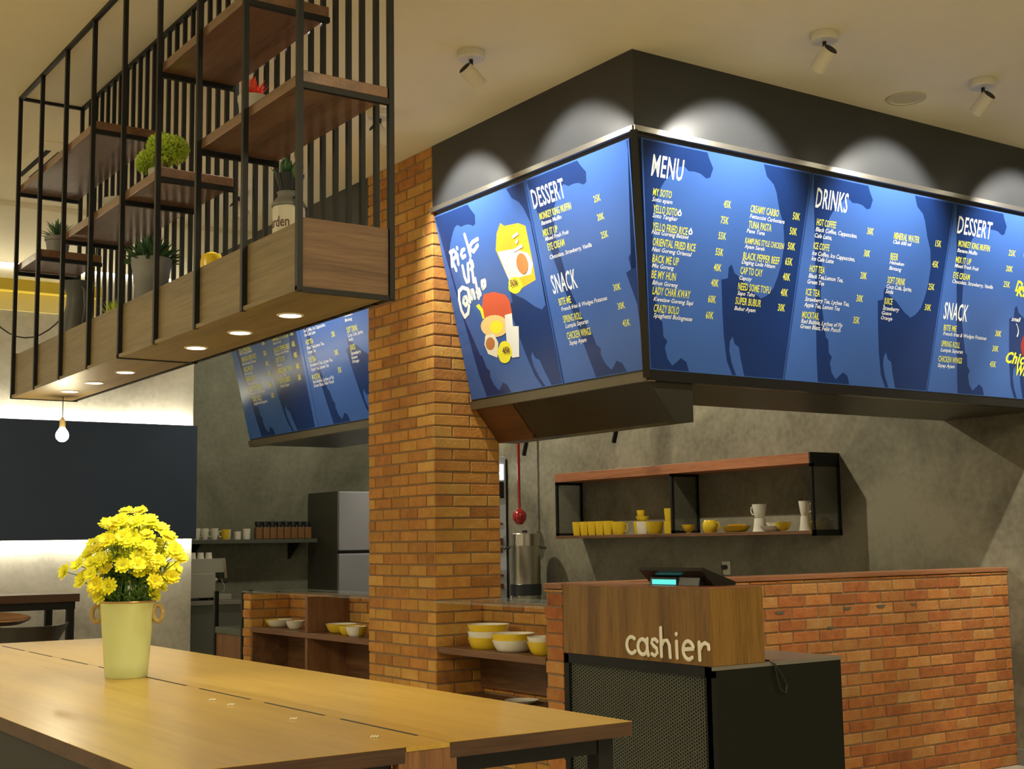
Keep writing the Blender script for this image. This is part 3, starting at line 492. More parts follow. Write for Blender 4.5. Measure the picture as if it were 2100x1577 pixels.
spotlight((5.67, 3.98, CEIL), (0, .85, -.66), 'white ceiling spotlight above the DRINKS board, right of the round speaker', PW)
spotlight((6.83, 3.98, CEIL), (0, .85, -.66), 'white ceiling spotlight above the picture board, right of the frame', PW)
spotlight((3.33, 7.9, CEIL), (.85, 0, -.66), 'white ceiling spotlight beyond the hanging rack, aimed at the far boards', PW)
spotlight((2.27, 4.78, CEIL), (-.45, -.55, -.8), 'bright ceiling spotlight directly over the hanging rack', 80)
t = thing('ceiling_speaker', 'round cream speaker grille flush in the ceiling between two spotlights', 'ceiling speaker', (5.56, 4.37, CEIL))
m = MB(); m.lathe([(0, -.004), (.078, -.004), (.085, -.010), (.10, -.010), (.105, -.004), (.105, 0)], 40, (5.56, 4.37, CEIL)); off(m.build('grille', M['grille'], t, True))
m = MB(); m.lathe([(.079, -.0045), (.083, -.0095), (.084, -.0048)], 40, (5.56, 4.37, CEIL)); off(m.build('rim', M['lampwhite'], t, True))
t = thing('air_vent', 'slot air vent in the ceiling seen through the left end of the hanging rack', 'air vent', (2.07, 7.9, CEIL))
m = MB(); m.box(1.98, 2.17, 7.45, 8.35, CEIL-.006, CEIL, bev=.002); vf = off(m.build('vent_frame', M['ceiling'], t))
for x in (2.03, 2.10):
    m = MB(); m.box(x, x+.032, 7.62, 8.25, CEIL-.0075, CEIL-.005); m.build('slot', M['slot'], vf)
# ------------------------------------------------------------------ hanging rack
RX0, RX1 = 1.67, 2.00; RYS = [3.53+.407*i for i in range(9)]; RY0, RY1 = RYS[0], RYS[-1]; RZ0 = 2.17
t = thing('hanging_rack', 'black steel and wood rack hanging from the ceiling over the long table', 'hanging rack', (1.835, 5.16, RZ0))
for y in RYS:
    m = MB(); m.box(RX0, RX0+.018, y-.009, y+.009, RZ0, CEIL); off(m.build('upright_rod', M['black'], t))
m = MB(); m.box(RX1-.018, RX1, RY0-.009, RY0+.009, RZ0, CEIL); off(m.build('corner_post', M['black'], t))
m = MB(); m.box(RX1-.018, RX1, RY1-.009, RY1+.009, RZ0, CEIL); off(m.build('corner_post', M['black'], t))
y = RY0+.094
while y < RY1-.05:
    m = MB(); m.box(RX1-.016, RX1, y-.008, y+.008, RZ0, CEIL-.018); off(m.build('back_slat', M['black'], t)); y += .0945
for x in (RX0, RX1-.018):
    m = MB(); m.box(x, x+.018, RY0, RY1, CEIL-.018, CEIL); off(m.build('top_rail', M['black'], t))
for y in (RY0, RY1):
    m = MB(); m.box(RX0, RX1, y-.007, y+.007, CEIL-.016, CEIL); off(m.build('cross_rail', M['black'], t))
m = MB(); m.box(RX1-.016, RX1, RY0, RY1, RZ0, RZ0+.016); off(m.build('bottom_rail', M['black'], t))
for y in (RY0, RY1, RYS[4]):
    m = MB(); m.box(RX0, RX1, y-.006, y+.006, RZ0-.004, RZ0+.012); off(m.build('bottom_cross_rail', M['black'], t))
TX0, TX1 = RX0+.018, RX1-.028
for nm, x0, x1, mt in (('trough_front', TX0, TX0+.016, 'trough'), ('trough_back', TX1-.016, TX1, 'trough')):
    m = MB(); m.box(x0, x1, RY0+.009, RY1-.009, RZ0+.012, 2.385); off(m.build(nm, M[mt], t))
for y0, y1 in ((RY0-.002, RY0+.016), (RY1-.016, RY1+.002)):
    m = MB(); m.box(RX0+.02, RX1-.02, y0, y1, RZ0+.012, 2.392); off(m.build('trough_end', M['walnut_x'], t))
m = MB(); m.box(RX0+.004, TX1, RY0, RY1, RZ0, RZ0+.014); off(m.build('trough_underside', M['trough'], t))
m = MB(); m.box(TX0+.016, TX1-.016, RY0+.02, RY1-.02, RZ0+.014, RZ0+.13); off(m.build('planter_bed', M['niche'], t))
BED = RZ0+.13
def shelf(i0, i1, z, bars=()):
    m = MB(); m.box(RX0+.018, RX1-.02, RYS[i0]-.004, RYS[i1]+.004, z-.036, z, bev=.002); off(m.build('shelf_board', M['walnut_y'], t))
    for i in set((i0, i1)+tuple(bars)):
        m = MB(); m.box(RX0+.0185, RX1-.0185, RYS[i]-.0085, RYS[i]+.0085, z-.056, z-.038); off(m.build('shelf_bearer', M['black'], t))
Z1, Z2 = 2.845, 3.25
shelf(0, 2, Z1); shelf(3, 6, Z1, (4,)); shelf(7, 8, Z1); shelf(1, 3, Z2); shelf(5, 8, Z2)
# downlights in the underside
order = ['nearest the camera', 'second from the near end', 'third from the near end', 'fourth from the near end', 'fifth from the near end', 'farthest, at the far end']
for i, y in enumerate((3.93, 4.34, 4.755, 5.565, 5.99, 6.37)):
    d = thing('recessed_downlight', 'lit round downlight in the rack underside, '+order[i], 'downlight', (1.84, y, RZ0), 'downlights under the hanging rack')
    m = MB(); m.lathe([(.034, -.001), (.036, -.004), (.043, -.003), (.045, 0)], 32, (1.84, y, RZ0)); tr = off(m.build('trim_ring', M['lampwhite'], d, True))
    m = MB(); m.lathe([(0, -.002), (.035, -.002)], 32, (1.84, y, RZ0)); m.build('lens', M['downlight'], tr)
    s = spot('beam', (1.84, y, RZ0-.012), (0, 0, -1), 16, (1, .90, .64), 150, .8, .03, d); s.matrix_parent_inverse = Matrix.Translation((-1.84, -y, -RZ0))

# ------------------------------------------------------------------ plants and pots on the rack
def leaf_blade(mb, base, direction, length, width, bend=.3, up=(0, 0, 1), n=4):
    base = Vector(base); d = Vector(direction).normalized(); side = d.cross(Vector(up)); side = (side if side.length > .1 else Vector((1, 0, 0))).normalized(); g = side.cross(d)
    vs = []; fs = []
    for i in range(n+1):
        u = i/n; c = base+d*length*u-Vector((0, 0, 1))*bend*length*u*u; wd = width*math.sin(math.pi*min(.97, u*.85+.12))
        vs += [c-side*wd/2+g*.0, c+g*(-wd*.25), c+side*wd/2]
    for i in range(n):
        for k in range(2): fs.append((i*3+k, i*3+k+1, (i+1)*3+k+1, (i+1)*3+k))
    mb.add(vs, fs)
def tuft(base, n, length, width, spread, bend, seed=1, thick=1):
    r = random.Random(seed); mb = MB()
    for i in range(n):
        a = r.uniform(0, 2*math.pi); e = r.uniform(.05, spread); d = (math.cos(a)*math.sin(e), math.sin(a)*math.sin(e), math.cos(e))
        leaf_blade(mb, Vector(base)+Vector((d[0], d[1], 0))*.012, d, length*r.uniform(.7, 1.1), width, bend*r.uniform(.5, 1.3))
    return mb
def pot(name, label, cat, loc, prof, mat, plant=None, pname='foliage', pm=None, extra=None, group=None):
    p = thing(name, label, cat, loc, group)
    m = MB(); m.lathe(prof, 30, loc); po = off(m.build('pot', mat, p, True))
    zt = max(z for r_, z in prof); rr = [r_ for r_, z in prof if z > zt-.03][0]
    m = MB(); m.lathe([(0, zt-.012), (rr*.86, zt-.012)], 20, loc); m.build('soil', M['soil'], po)
    if plant: off(plant.build(pname, pm, p))
    if extra: extra(p)
    return p
XS = 1.835
# bushy moss on upper-middle shelf
L0 = (XS, 5.13, Z1)
r = random.Random(5); mb = MB()
for cx, cy, cz, R in ((-.02, .115, .160, .056), (0, -.085, .165, .066), (.02, .055, .190, .060), (-.02, -.03, .19, .060), (0, .02, .185, .058), (.03, -.06, .18, .055)):
    for i in range(700):
        a = r.uniform(0, 6.283); e = math.acos(r.uniform(-.75, 1)); d = Vector((math.cos(a)*math.sin(e), math.sin(a)*math.sin(e), math.cos(e)))
        leaf_blade(mb, Vector(L0)+Vector((cx, cy, cz))+d*R*.72, d+Vector((r.uniform(-1, 1), r.uniform(-1, 1), r.uniform(-.6, 1))), R*.36, .011, .1, n=2)
def mossx(p):
    m = MB(); m.tube([Vector(L0)+Vector((0, 0, .1)), Vector(L0)+Vector((.01, .03, .15))], .008, 7); m.tube([Vector(L0)+Vector((0, 0, .1)), Vector(L0)+Vector((-.01, -.03, .15))], .008, 7); off(m.build('stem', M['stool_wood'], p, True))
pot('potted_moss', 'bushy lime green moss ball plant in a small pale pot on the middle shelf', 'potted plant', L0, [(0, 0), (.042, 0), (.058, .085), (.060, .10), (.052, .10), (.048, .085)], M['pale_pot'], mb, 'moss_foliage', M['moss'], mossx)
b_ = thing('dish', 'shallow pale dish on the middle shelf beside the moss plant', 'dish', (XS-.03, 5.53, Z1))
m = MB(); m.lathe([(0, 0), (.05, 0), (.085, .045), (.088, .06), (.080, .058), (.05, .012), (0, .01)], 30, (XS-.03, 5.53, Z1)); off(m.build('bowl', M['pale_pot'], b_, True))
m = MB(); m.lathe([(.042*math.sin(k*math.pi/10), .03-.03*math.cos(k*math.pi/10)) for k in range(11)], 20, (0, 0, 0)); m.xf(Matrix.Translation((XS-.05, 5.43, Z1+.001)) @ Matrix.Diagonal((1, 1.25, .95, 1)))
tag(m.build('stone', M['white'], None, True), 'smooth white egg-shaped stone at the edge of the shelf beside the pale dish', 'stone')
pot('potted_succulent', 'red spiky succulent in a pale pot on the right shelf', 'potted plant', (XS, 4.23, Z1), [(0, 0), (.040, 0), (.052, .12), (.055, .128), (.055, .145), (.048, .145), (.045, .13)], M['zinc'] if 0 else M['pale_pot'],
    tuft((XS, 4.23, Z1+.135), 34, .085, .016, 1.25, .05, 9), 'red_leaves', M['redleaf'])
# cactus pot standing on a milk can in the trough
mc = (XS, 3.935, BED)
p = thing('milk_can', 'white enamel milk can with faded lettering at the right end of the trough', 'milk can', mc)
m = MB(); m.lathe([(0, 0), (.054, 0), (.054, .218), (.052, .228)], 30, mc); off(m.build('body', M['can_white'], p, True))
m = MB(); m.lathe([(.0525, .227), (.0565, .229), (.0565, .236), (.050, .247), (.038, .262), (.036, .270), (.040, .278), (0, .278)], 30, mc); off(m.build('shoulder', M['zinc'], p, True))
for s in (-1, 1):
    m = MB(); m.tube([Vector(mc)+Vector((0, s*.045, .252)), Vector(mc)+Vector((0, s*.074, .256)), Vector(mc)+Vector((0, s*.080, .238)), Vector(mc)+Vector((0, s*.054, .225))], .006, 8); off(m.build('handle', M['black'], p, True))
vs, fs = glyphs('Garden', False, .01, 0); mb = MB(); xa = min(v.x for v in vs); xb = max(v.x for v in vs)
def on_can(v):
    u = (v.x-xa)/(xb-xa)-.5; a = 3.36+u*1.9; return Vector(mc)+Vector((.0548*math.cos(a), .0548*math.sin(a), .155+v.y*.05))
mb.add([on_can(v) for v in vs], fs); off(mb.build('faded_lettering', M['ink'], p))
pc = (XS, 3.93, BED+.2785); c0 = Vector(pc)
def pad(mb, c, rx, rz, th, tilt):
    vs = []; fs = []; n = 14
    for i in range(9):
        e = -math.pi/2+math.pi*i/8
        for k in range(n):
            a = 2*math.pi*k/n; P_ = Vector((th*math.cos(e)*math.cos(a), rx*math.cos(e)*math.sin(a), rz*math.sin(e)+rz)); P_.rotate(Matrix.Rotation(tilt, 3, 'X')); vs.append(Vector(c)+P_)
    for i in range(8):
        for k in range(n): fs.append((i*n+k, i*n+(k+1) % n, (i+1)*n+(k+1) % n, (i+1)*n+k))
    mb.add(vs, fs)
def cactx(p):
    for v_, a_, b_, c_, t_ in (((0, -.022, .045), .022, .026, .012, 1.0), ((0, -.062, .040), .026, .028, .012, .25), ((.004, -.062, .092), .024, .028, .010, -.15)):
        m = MB(); pad(m, c0+Vector(v_), a_, b_, c_, t_); off(m.build('cactus_pad', M['cactus'], p, True))
    for s in (-1, 1):
        m = MB(); m.tube([c0+Vector((0, s*.044, .052)), c0+Vector((0, s*.058, .056)), c0+Vector((0, s*.056, .038)), c0+Vector((0, s*.042, .036))], .0035, 7); off(m.build('handle', M['black'], p, True))
pot('potted_cactus', 'prickly pear cactus with pointed leaves in a black tub standing on the milk can', 'potted plant', pc, [(0, 0), (.032, 0), (.047, .05), (.049, .058), (.044, .058), (.042, .048)], M['black_gloss'],
    tuft((XS, 3.955, pc[2]+.05), 9, .075, .022, 1.0, .0, 3), 'pointed_leaves', M['leaf'], cactx)
pot('potted_agave', 'small spiky green plant in a grey pot at the far left end of the rack', 'potted plant', (XS, 6.62, Z1), [(0, 0), (.045, 0), (.058, .10), (.063, .102), (.064, .122), (.056, .122)], M['zinc'],
    tuft((XS, 6.62, Z1+.12), 60, .10, .013, 1.35, .15, 4), 'spiky_leaves', M['leaf2'])
pot('potted_yucca', 'large dark spiky plant in a weathered zinc bucket standing in the trough', 'potted plant', (XS, 5.25, BED), [(0, 0), (.055, 0), (.066, .19), (.070, .195), (.074, .24), (.080, .27), (.083, .30), (.076, .30)], M['zinc'],
    tuft((XS, 5.25, BED+.28), 150, .135, .024, 1.4, .12, 6), 'dark_leaves', M['leaf'])
jl = (XS, 6.25, BED); m = MB(); m.lathe([(0, 0), (.082, 0), (.088, .08), (.078, .18), (.056, .26), (.054, .31), (.074, .375), (.070, .375), (.050, .31)], 30, jl)
j = thing('jug', 'dark grey waisted jug standing in the trough near its far end', 'jug', jl); off(m.build('body', M['grey_jug'], j, True))
m = MB(); m.tube([Vector(jl)+Vector((0, -.06, .35)), Vector(jl)+Vector((0, -.10, .32)), Vector(jl)+Vector((0, -.115, .24)), Vector(jl)+Vector((0, -.082, .16))], .008, 8); off(m.build('handle', M['grey_jug'], j, True))
m = MB(); m.lathe([(0, 0), (.035, .01), (.042, .10), (.048, .165), (.038, .195), (.015, .205), (0, .205)], 26, (XS, 4.60, BED), sx=.9, sy=1.0)
tag(m.build('yellow_bowl', M['yellow'], None, True), 'rounded yellow pot rising above the trough edge between two rods', 'pot')
pot('potted_herb', 'low pot of bright green grass just showing over the trough edge', 'potted plant', (XS, 5.70, BED), [(0, 0), (.05, 0), (.058, .12), (.052, .12)], M['pale_pot'], tuft((XS, 5.70, BED+.11), 120, .10, .006, .75, .1, 12), 'grass', M['moss'])

# ------------------------------------------------------------------ long communal table
TZ = .95; AX0, AX1, AY0, AY1 = .99, 2.285, 2.775, 7.17; CX0, CX1 = 1.60, 1.72
t = thing('communal_table', 'long oak-topped communal table with black steel legs in the foreground', 'table', (1.64, 4.97, 0))
for nm, x0, x1 in (('tabletop', AX0, CX0-.0015), ('tabletop', CX1+.0015, AX1)):
    m = MB(); m.box(x0, x1, AY0, AY1, TZ-.0012, TZ); o = off(m.build(nm, M['table'], t))
    m = MB(); m.box(x0+.0005, x1-.0005, AY0+.0005, AY1-.0005, TZ-.038, TZ-.0012); m.build('edge_band', M['table_edge'], o)
m = MB(); m.box(CX0, CX1, AY0-.001, AY1, TZ-.012, TZ-.0004); off(m.build('cable_lid', M['table'], t))
for a, q in ((2.92, 3.33), (3.43, 3.83), (3.94, 4.36), (4.48, 4.90), (5.02, 5.44), (5.59, 5.96), (6.11, 6.48), (6.57, 6.97)):
    m = MB(); m.box(CX1-.009, CX1, a, q, TZ-.004, TZ+.0004); off(m.build('cable_slot', M['slot'], t))
m = MB(); m.box(CX0-.02, CX1+.02, AY0+.001, AY0+.03, .02, TZ-.0122); off(m.build('end_panel', M['niche_z'], t))
m = MB(); m.box(CX0-.02, CX1+.02, AY1-.03, AY1-.001, .02, TZ-.0122); off(m.build('end_panel', M['niche_z'], t))
for x0, x1 in ((AX0+.03, CX0-.021), (CX1+.021, AX1-.03)):
    for y in (AY0+.05, AY1-.09):
        m = MB(); m.box(x0, x1, y, y+.04, TZ-.082, TZ-.038); off(m.build('frame_rail', M['black'], t))
        for xx in (x0, x1-.048):
            m = MB(); m.box(xx, xx+.048, y-.004, y+.044, 0, TZ-.038); off(m.build('leg', M['black'], t))
    for xx in (x0, x1-.04):
        m = MB(); m.box(xx, xx+.04, AY0+.09, AY1-.09, TZ-.08, TZ-.038); off(m.build('side_rail', M['black'], t))
m = MB(); m.box(AX0+.012, AX0+.028, AY0+.02, AY1-.02, .55, TZ-.0385); off(m.build('side_panel', M['black'], t))
m = MB(); m.box(AX0+.03, CX0-.024, AY0+.028, AY0+.044, .55, TZ-.0385); off(m.build('side_panel', M['black'], t))
for i, (x, y) in enumerate(((1.607, 3.989), (1.601, 3.83), (1.605, 3.404), (1.61, 2.955))):
    m = MB()
    for k in range(3): m.tube([(x+.006*k-.006, y-.004*k, TZ+.0025), (x+.006*k+.002, y+.006-.003*k, TZ+.0035)], .0024, 6)
    tag(m.build('cable_clip', M['crumb'], None, True), 'small pale clip on the table seam, '+['farthest of the four', 'second farthest', 'second nearest', 'nearest the table end'][i], 'clip', 'pale clips along the table seam')

# ------------------------------------------------------------------ vase and flowers
vb = Vector((1.655, 4.93, TZ))
v = thing('vase', 'tall pale green metal vase with rope ring handles on the table', 'vase', tuple(vb))
m = MB(); m.lathe([(0, 0), (.073, 0), (.076, .004), (.080, .05), (.098, .27), (.100, .274), (.094, .272), (.076, .02)], 44, vb); off(m.build('body', M['vase'], v, True))
m = MB(); ring_ = [(vb.x+.0985*math.cos(a), vb.y+.0985*math.sin(a), vb.z+.276) for a in [2*math.pi*i/36 for i in range(37)]]; m.tube(ring_, .004, 8); off(m.build('rim', plain('brass_rim', (.45, .30, .12), .4, metal=.4), v, True))
dr = Vector((.8228, -.5684, 0))
for s in (-1, 1):
    m = MB(); c = vb+dr*s*.114+Vector((0, 0, .232)); pts = [c+dr*s*(.017*math.cos(a))+Vector((0, 0, .030*math.sin(a))) for a in [2*math.pi*i/20 for i in range(21)]]
    m.tube(pts, .009, 8); off(m.build('rope_handle', M['rope'], v, True))
def bloom(mb_pet, mb_eye, c, n, R, rr):
    c = Vector(c); n = Vector(n).normalized(); u = n.orthogonal().normalized(); w_ = n.cross(u); k0 = rr.random()
    np_ = 13
    for layer, (Rk, lift) in enumerate(((R, .15), (R*.72, .55))):
        for k in range(np_):
            a = 2*math.pi*(k+k0+layer*.5)/np_+rr.uniform(-.08, .08); d = (u*math.cos(a)+w_*math.sin(a)); s = n.cross(d); q = Rk*rr.uniform(.88, 1.08)
            e = d+n*lift*rr.uniform(.6, 1.3); wd = R*.20
            mb_pet.add([c+d*R*.10, c+e*q*.55-s*wd, c+e*q*.95-s*wd*.7-n*.001, c+e*q*1.02, c+e*q*.95+s*wd*.7-n*.001, c+e*q*.55+s*wd], [(0, 1, 2, 3, 4, 5)])
    m_ = [(0, .25), (.16, .22), (.24, .1), (.22, 0)]
    vs = [c+n*R*.28]; 
    for k in range(8): a = 2*math.pi*k/8; vs.append(c+(u*math.cos(a)+w_*math.sin(a))*R*.22+n*R*.12)
    mb_eye.add(vs, [(0, 1+k, 1+(k+1) % 8) for k in range(8)])
rr = random.Random(21)
heads = []
# silhouette of the bouquet: spread along the picture's right (dr) and height
tops = [(-.225, .115), (-.165, .17), (-.14, .215), (-.10, .235), (-.07, .29), (-.02, .335), (.03, .335), (.075, .30), (.12, .27), (.155, .24), (.185, .185), (.20, .16), (-.12, .13), (-.15, .10), (.14, .12), (.17, .09),
        (-.115, .05), (-.09, .03), (.11, .055), (.09, .03)]
for a, z in tops: heads.append((a, rr.uniform(-.05, .05), z))
while len(heads) < 111:
    a = rr.uniform(-.17, .17); d_ = rr.uniform(-.15, .13); z = rr.uniform(.06, .31)
    if abs(a)/.19+max(0, z-.14)/.26 > 1.0+rr.uniform(-.08, .02) or (a/.19)**2+(d_/.16)**2 > 1: continue
    if abs(d_) < .05 and z < .18: continue
    if min((a-h[0])**2+(d_-h[1])**2+(z-h[2])**2 for h in heads) < .0009: continue
    heads.append((a, d_, z))
back = Vector((.5684, .8228, 0)); rim = vb+Vector((0, 0, .275))
heads.sort(key=lambda h: math.atan2(h[1], h[0]))
for i in range(0, len(heads), 3):
    grp = heads[i:i+3]
    bl = []; f = thing('chrysanthemum_spray', 'cut stem of yellow daisy-like chrysanthemums standing in the green vase', 'flower', tuple(vb+Vector((0, 0, .02))), 'yellow chrysanthemums in the vase')
    pe, ey, sm = MB(), MB(), MB()
    ps = [rim+dr*a+back*d_+Vector((0, 0, z)) for a, d_, z in grp]; mean = sum(ps, Vector())/len(ps)
    fork = rim+(mean-rim)*.45; fork.x = rim.x+(mean.x-rim.x)*.42; fork.y = rim.y+(mean.y-rim.y)*.42
    k_ = Vector((mean.x-rim.x, mean.y-rim.y, 0)); k_ = k_.normalized()*min(.075, k_.length) if k_.length > 1e-4 else k_
    sm.tube([vb+Vector((0, 0, .02))-k_*.3, rim+k_, fork], .0028, 6)
    for P_ in ps:
        nrm = (P_-rim-Vector((0, 0, .02))).normalized()+Vector((rr.uniform(-.3, .3), rr.uniform(-.3, .3), rr.uniform(0, .4)))-back*.8
        sm.tube([fork, fork.lerp(P_, .6)+Vector((0, 0, -.006)), P_-nrm.normalized()*.004], .0018, 5); pe, ey = MB(), MB(); bl.append((pe, ey)); bloom(pe, ey, P_, nrm, rr.uniform(.028, .037), rr)
        for q in range(3):
            g = fork.lerp(P_, rr.uniform(.0, .6)); leaf_blade(sm, g, (rr.uniform(-1, 1), rr.uniform(-1, 1), rr.uniform(.1, .9)), .042, .014, .3, n=3)
    for q in range(5):
        g = rim+k_+Vector((0, 0, rr.uniform(-.005, .03))); leaf_blade(sm, g, (rr.uniform(-1, 1), rr.uniform(-1, 1), rr.uniform(.4, 1.4)), .055, .015, .3, n=3)
    off(sm.build('leafy_stem', M['stem'], f)); pm_ = M['petal'] if rr.random() < .8 else M['petal2']
    for pe, ey in bl: ey.build('flower_centre', M['eye'], off(pe.build('blossom', pm_, f)))
# ------------------------------------------------------------------ brick half wall, service counters
rb = random.Random(11); YB = 5.375; HW = 1.195
w1 = thing('brick_counter', 'low brick wall with a thin wooden cap running right from the cashier desk', 'brick counter', (5.6, 5.3, 0))
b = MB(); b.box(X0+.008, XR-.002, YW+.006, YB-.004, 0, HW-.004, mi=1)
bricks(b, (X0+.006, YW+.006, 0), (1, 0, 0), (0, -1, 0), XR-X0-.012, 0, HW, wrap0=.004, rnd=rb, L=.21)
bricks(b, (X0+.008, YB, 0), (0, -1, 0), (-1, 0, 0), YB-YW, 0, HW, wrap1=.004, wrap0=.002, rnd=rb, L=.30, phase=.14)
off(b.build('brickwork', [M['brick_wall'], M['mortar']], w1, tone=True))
b = MB(); b.box(X0-.004, XR-.002, YW-.006, YB+.006, HW, 1.222, bev=.003); off(b.build('cap', M['cap'], w1))
for x, z, s_ in ((5.372, 1.020, 1), (5.915, 1.023, .9), (6.20, 1.024, 1), (6.49, 1.022, .8), (5.768, .922, .8)):
    b = MB(); b.prism([(x+.034*s_*math.cos(a)*(1+.25*math.sin(3*a)), YW-.0035, z+.011*s_*math.sin(a)*(1+.3*math.cos(2*a))) for a in [2*math.pi*i/14 for i in range(14)]], (0, .003, 0)); off(b.build('soot_mark', M['smudge'], w1))
def service(label, y0, y1, pier, low, loc, divs):
    s = thing('service_counter', label, 'service counter', loc)
    b = MB(); b.box(4.205, 4.33, y0, y1, 0, 1.09, mi=1); bricks(b, (4.205, y1, 0), (0, -1, 0), (-1, 0, 0), y1-y0, 0, 1.085, rnd=rb, L=.20)
    off(b.build('back_brickwork', [M['brick'], M['mortar']], s, tone=True))
    b = MB(); b.box(X0+.005, 4.197, y0+.002, y1-(pier or .002), .822, .858, bev=.002); off(b.build('shelf', M['niche'], s))
    b = MB(); b.box(X0+.02, 4.195, y0+.002, y1-(pier or .002), low-.03, low); off(b.build('shelf', M['niche'], s))
    if pier:
        b = MB(); b.box(X0+.008, 4.2, y1-pier+.003, y1, 0, 1.09, mi=1)
        bricks(b, (X0+.008, y1, 0), (0, -1, 0), (-1, 0, 0), pier, 0, 1.09, rnd=rb, L=.30, phase=.14)
        bricks(b, (X0+.008, y1-pier+.003, 0), (1, 0, 0), (0, -1, 0), .31, 0, 1.09, rnd=rb, L=.2); off(b.build('end_brickwork', [M['brick'], M['mortar']], s, tone=True))
    b = MB(); b.box(4.176, 4.194, y0+.003, y1-(pier or 0)-.003, max(low+.001, .62 if not pier else 0), .821); off(b.build('back_panel', M['niche'], s))
    if pier:
        b = MB(); b.box(X0+.014, 4.175, y1-pier-.024, y1-pier-.004, low+.001, .821); off(b.build('side_panel', M['niche'], s))
    for y in divs:
        b = MB(); b.box(X0+.002, 4.195, y-.018, y+.018, .86, 1.09); off(b.build('divider', M['niche_z'], s))
        b = MB(); b.box(X0+.002, 4.195, y-.018, y+.018, low, .82); off(b.build('divider', M['niche_z'], s))
    b = MB(); b.box(X0-.004, 4.36, y0+.002, y1, 1.096, 1.108, bev=.001); gt = off(b.build('glass_top', M['glass'], s))
    for y in (y0+.05, (y0+y1)/2, y1-.06):
        b = MB(); b.lathe([(0, 0), (.010, 0), (.010, .007), (0, .007)], 12, (4.25, y, 1.089)); b.build('glass_stud', M['chrome'], gt, True)
    return s
service('brick and wood service counter between the column and the cashier desk', YB+.008, YCOL0-.008, 0, .585, (4.05, 5.9, 0), ())
service('brick and wood service counter beyond the column, divided in two bays', YCOL1+.008, 9.08, .125, .30, (4.05, 8.1, 0), (8.045,))
# steel framed side unit at the far end of the counter
s = thing('side_stand', 'black framed side stand with a wooden front past the end of the brick counter', 'stand', (4.05, 9.35, 0))
for y in (9.10, 9.61):
    for x in (X0, 4.16):
        b = MB(); b.box(x, x+.03, y-.014, y+.014, 0, 1.095); off(b.build('post', M['black'], s))
b = MB(); b.box(X0+.002, 4.19, 9.114, 9.596, .785, .832, bev=.002); off(b.build('shelf', M['counter'], s))
b = MB(); b.box(X0+.012, X0+.028, 9.114, 9.596, .02, .782); off(b.build('front_panel', M['niche_z'], s))
b = MB(); b.box(4.165, 4.185, 9.114, 9.596, .955, .975); off(b.build('rail', M['black'], s))
def vessel(name, label, cat, loc, r0, r1, h, mats='w', handle=0, foot=0, group=None, wall=.004, bulge=0, sx=1, sy=1, split=None):
    """cup, bowl or dish as a turned shell; split = (a0, a1) angles glazed yellow"""
    t = thing(name, label, cat, loc, group)
    prof = [(0, foot*.5), (r0*.8, foot*.5)] if not foot else [(0, foot), (r0*.55, foot), (r0*.6, 0), (r0*.7, 0), (r0*.7, foot)]
    prof += [(r0+(r1-r0)*(u**.6)+bulge*math.sin(math.pi*u), foot+(h-foot)*u) for u in (0.0, .12, .3, .5, .7, .88, 1)]
    prof += [(r1-wall, h), (r1-wall*1.8, h-.006)]+[((r0+(r1-r0)*(u**.6)+bulge*math.sin(math.pi*u))-wall*1.5, foot+(h-foot)*u+.004) for u in (.7, .4, .15)]+[(0, foot+.006)]
    if split:
        m = MB(); m.lathe(prof, 20, loc, a0=split[0], a1=split[1], sx=sx, sy=sy); off(m.build('yellow_side', M['yellow'], t, True))
        m = MB(); m.lathe(prof, 24, loc, a0=split[1], a1=split[0]+2*math.pi, sx=sx, sy=sy); off(m.build('white_side', M['white'], t, True))
    else:
        m = MB(); m.lathe(prof, 30, loc, sx=sx, sy=sy); off(m.build('body', M['yellow'] if mats == 'y' else M['white'], t, True))
    if handle:
        a = handle; d = Vector((math.cos(a), math.sin(a), 0)); L = Vector(loc); rm = (r0+r1)/2
        m = MB(); m.tube([L+d*(rm+.002)+Vector((0, 0, h*.82)), L+d*(rm+.024)+Vector((0, 0, h*.78)), L+d*(rm+.028)+Vector((0, 0, h*.5)), L+d*(rm+.018)+Vector((0, 0, h*.28)), L+d*(rm-.004)+Vector((0, 0, h*.25))], .005, 8)
        off(m.build('handle', M['yellow'] if mats == 'y' else M['white'], t, True))
    return t
SZ = .8585; PI = math.pi; g = 'yellow and white bowls on the service counters'; XV = 4.035
lab = 'round bowl in the stack of three beside the brick column, '
vessel('serving_bowl', lab+'yellow-sided and at the bottom', 'bowl', (XV, 6.10, SZ), .088, .114, .060, group=g, split=(PI*.75, PI*1.52))
vessel('serving_bowl', lab+'white and in the middle', 'bowl', (XV, 6.10, SZ+.034), .092, .116, .058, group=g)
vessel('serving_bowl', lab+'yellow-banded and on top', 'bowl', (XV, 6.10, SZ+.072), .092, .115, .056, group=g, split=(PI*.86, PI*1.66))
lab = 'wide shallow bowl of the pair right of the stack of three, '
vessel('serving_bowl', lab+'white, underneath', 'bowl', (XV-.03, 5.82, SZ), .078, .112, .060, group=g)
vessel('serving_bowl', lab+'yellow-banded, on top', 'bowl', (XV-.03, 5.82, SZ+.034), .094, .114, .060, group=g, split=(PI*.82, PI*1.60))
vessel('serving_bowl', 'yellow bowl half hidden behind the brick pier', 'bowl', (XV-.03, 5.535, SZ), .060, .095, .066, 'y', group=g)
vessel('serving_bowl', 'white bowl resting in the yellow bowl behind the brick pier', 'bowl', (XV-.03, 5.535, SZ+.030), .065, .094, .060, group=g)
vessel('serving_plate', 'white plate lying on the low shelf under the bowls', 'plate', (4.06, 5.83, .5855), .055, .092, .020, group=g)
g2 = 'yellow and white dishes beyond the column'
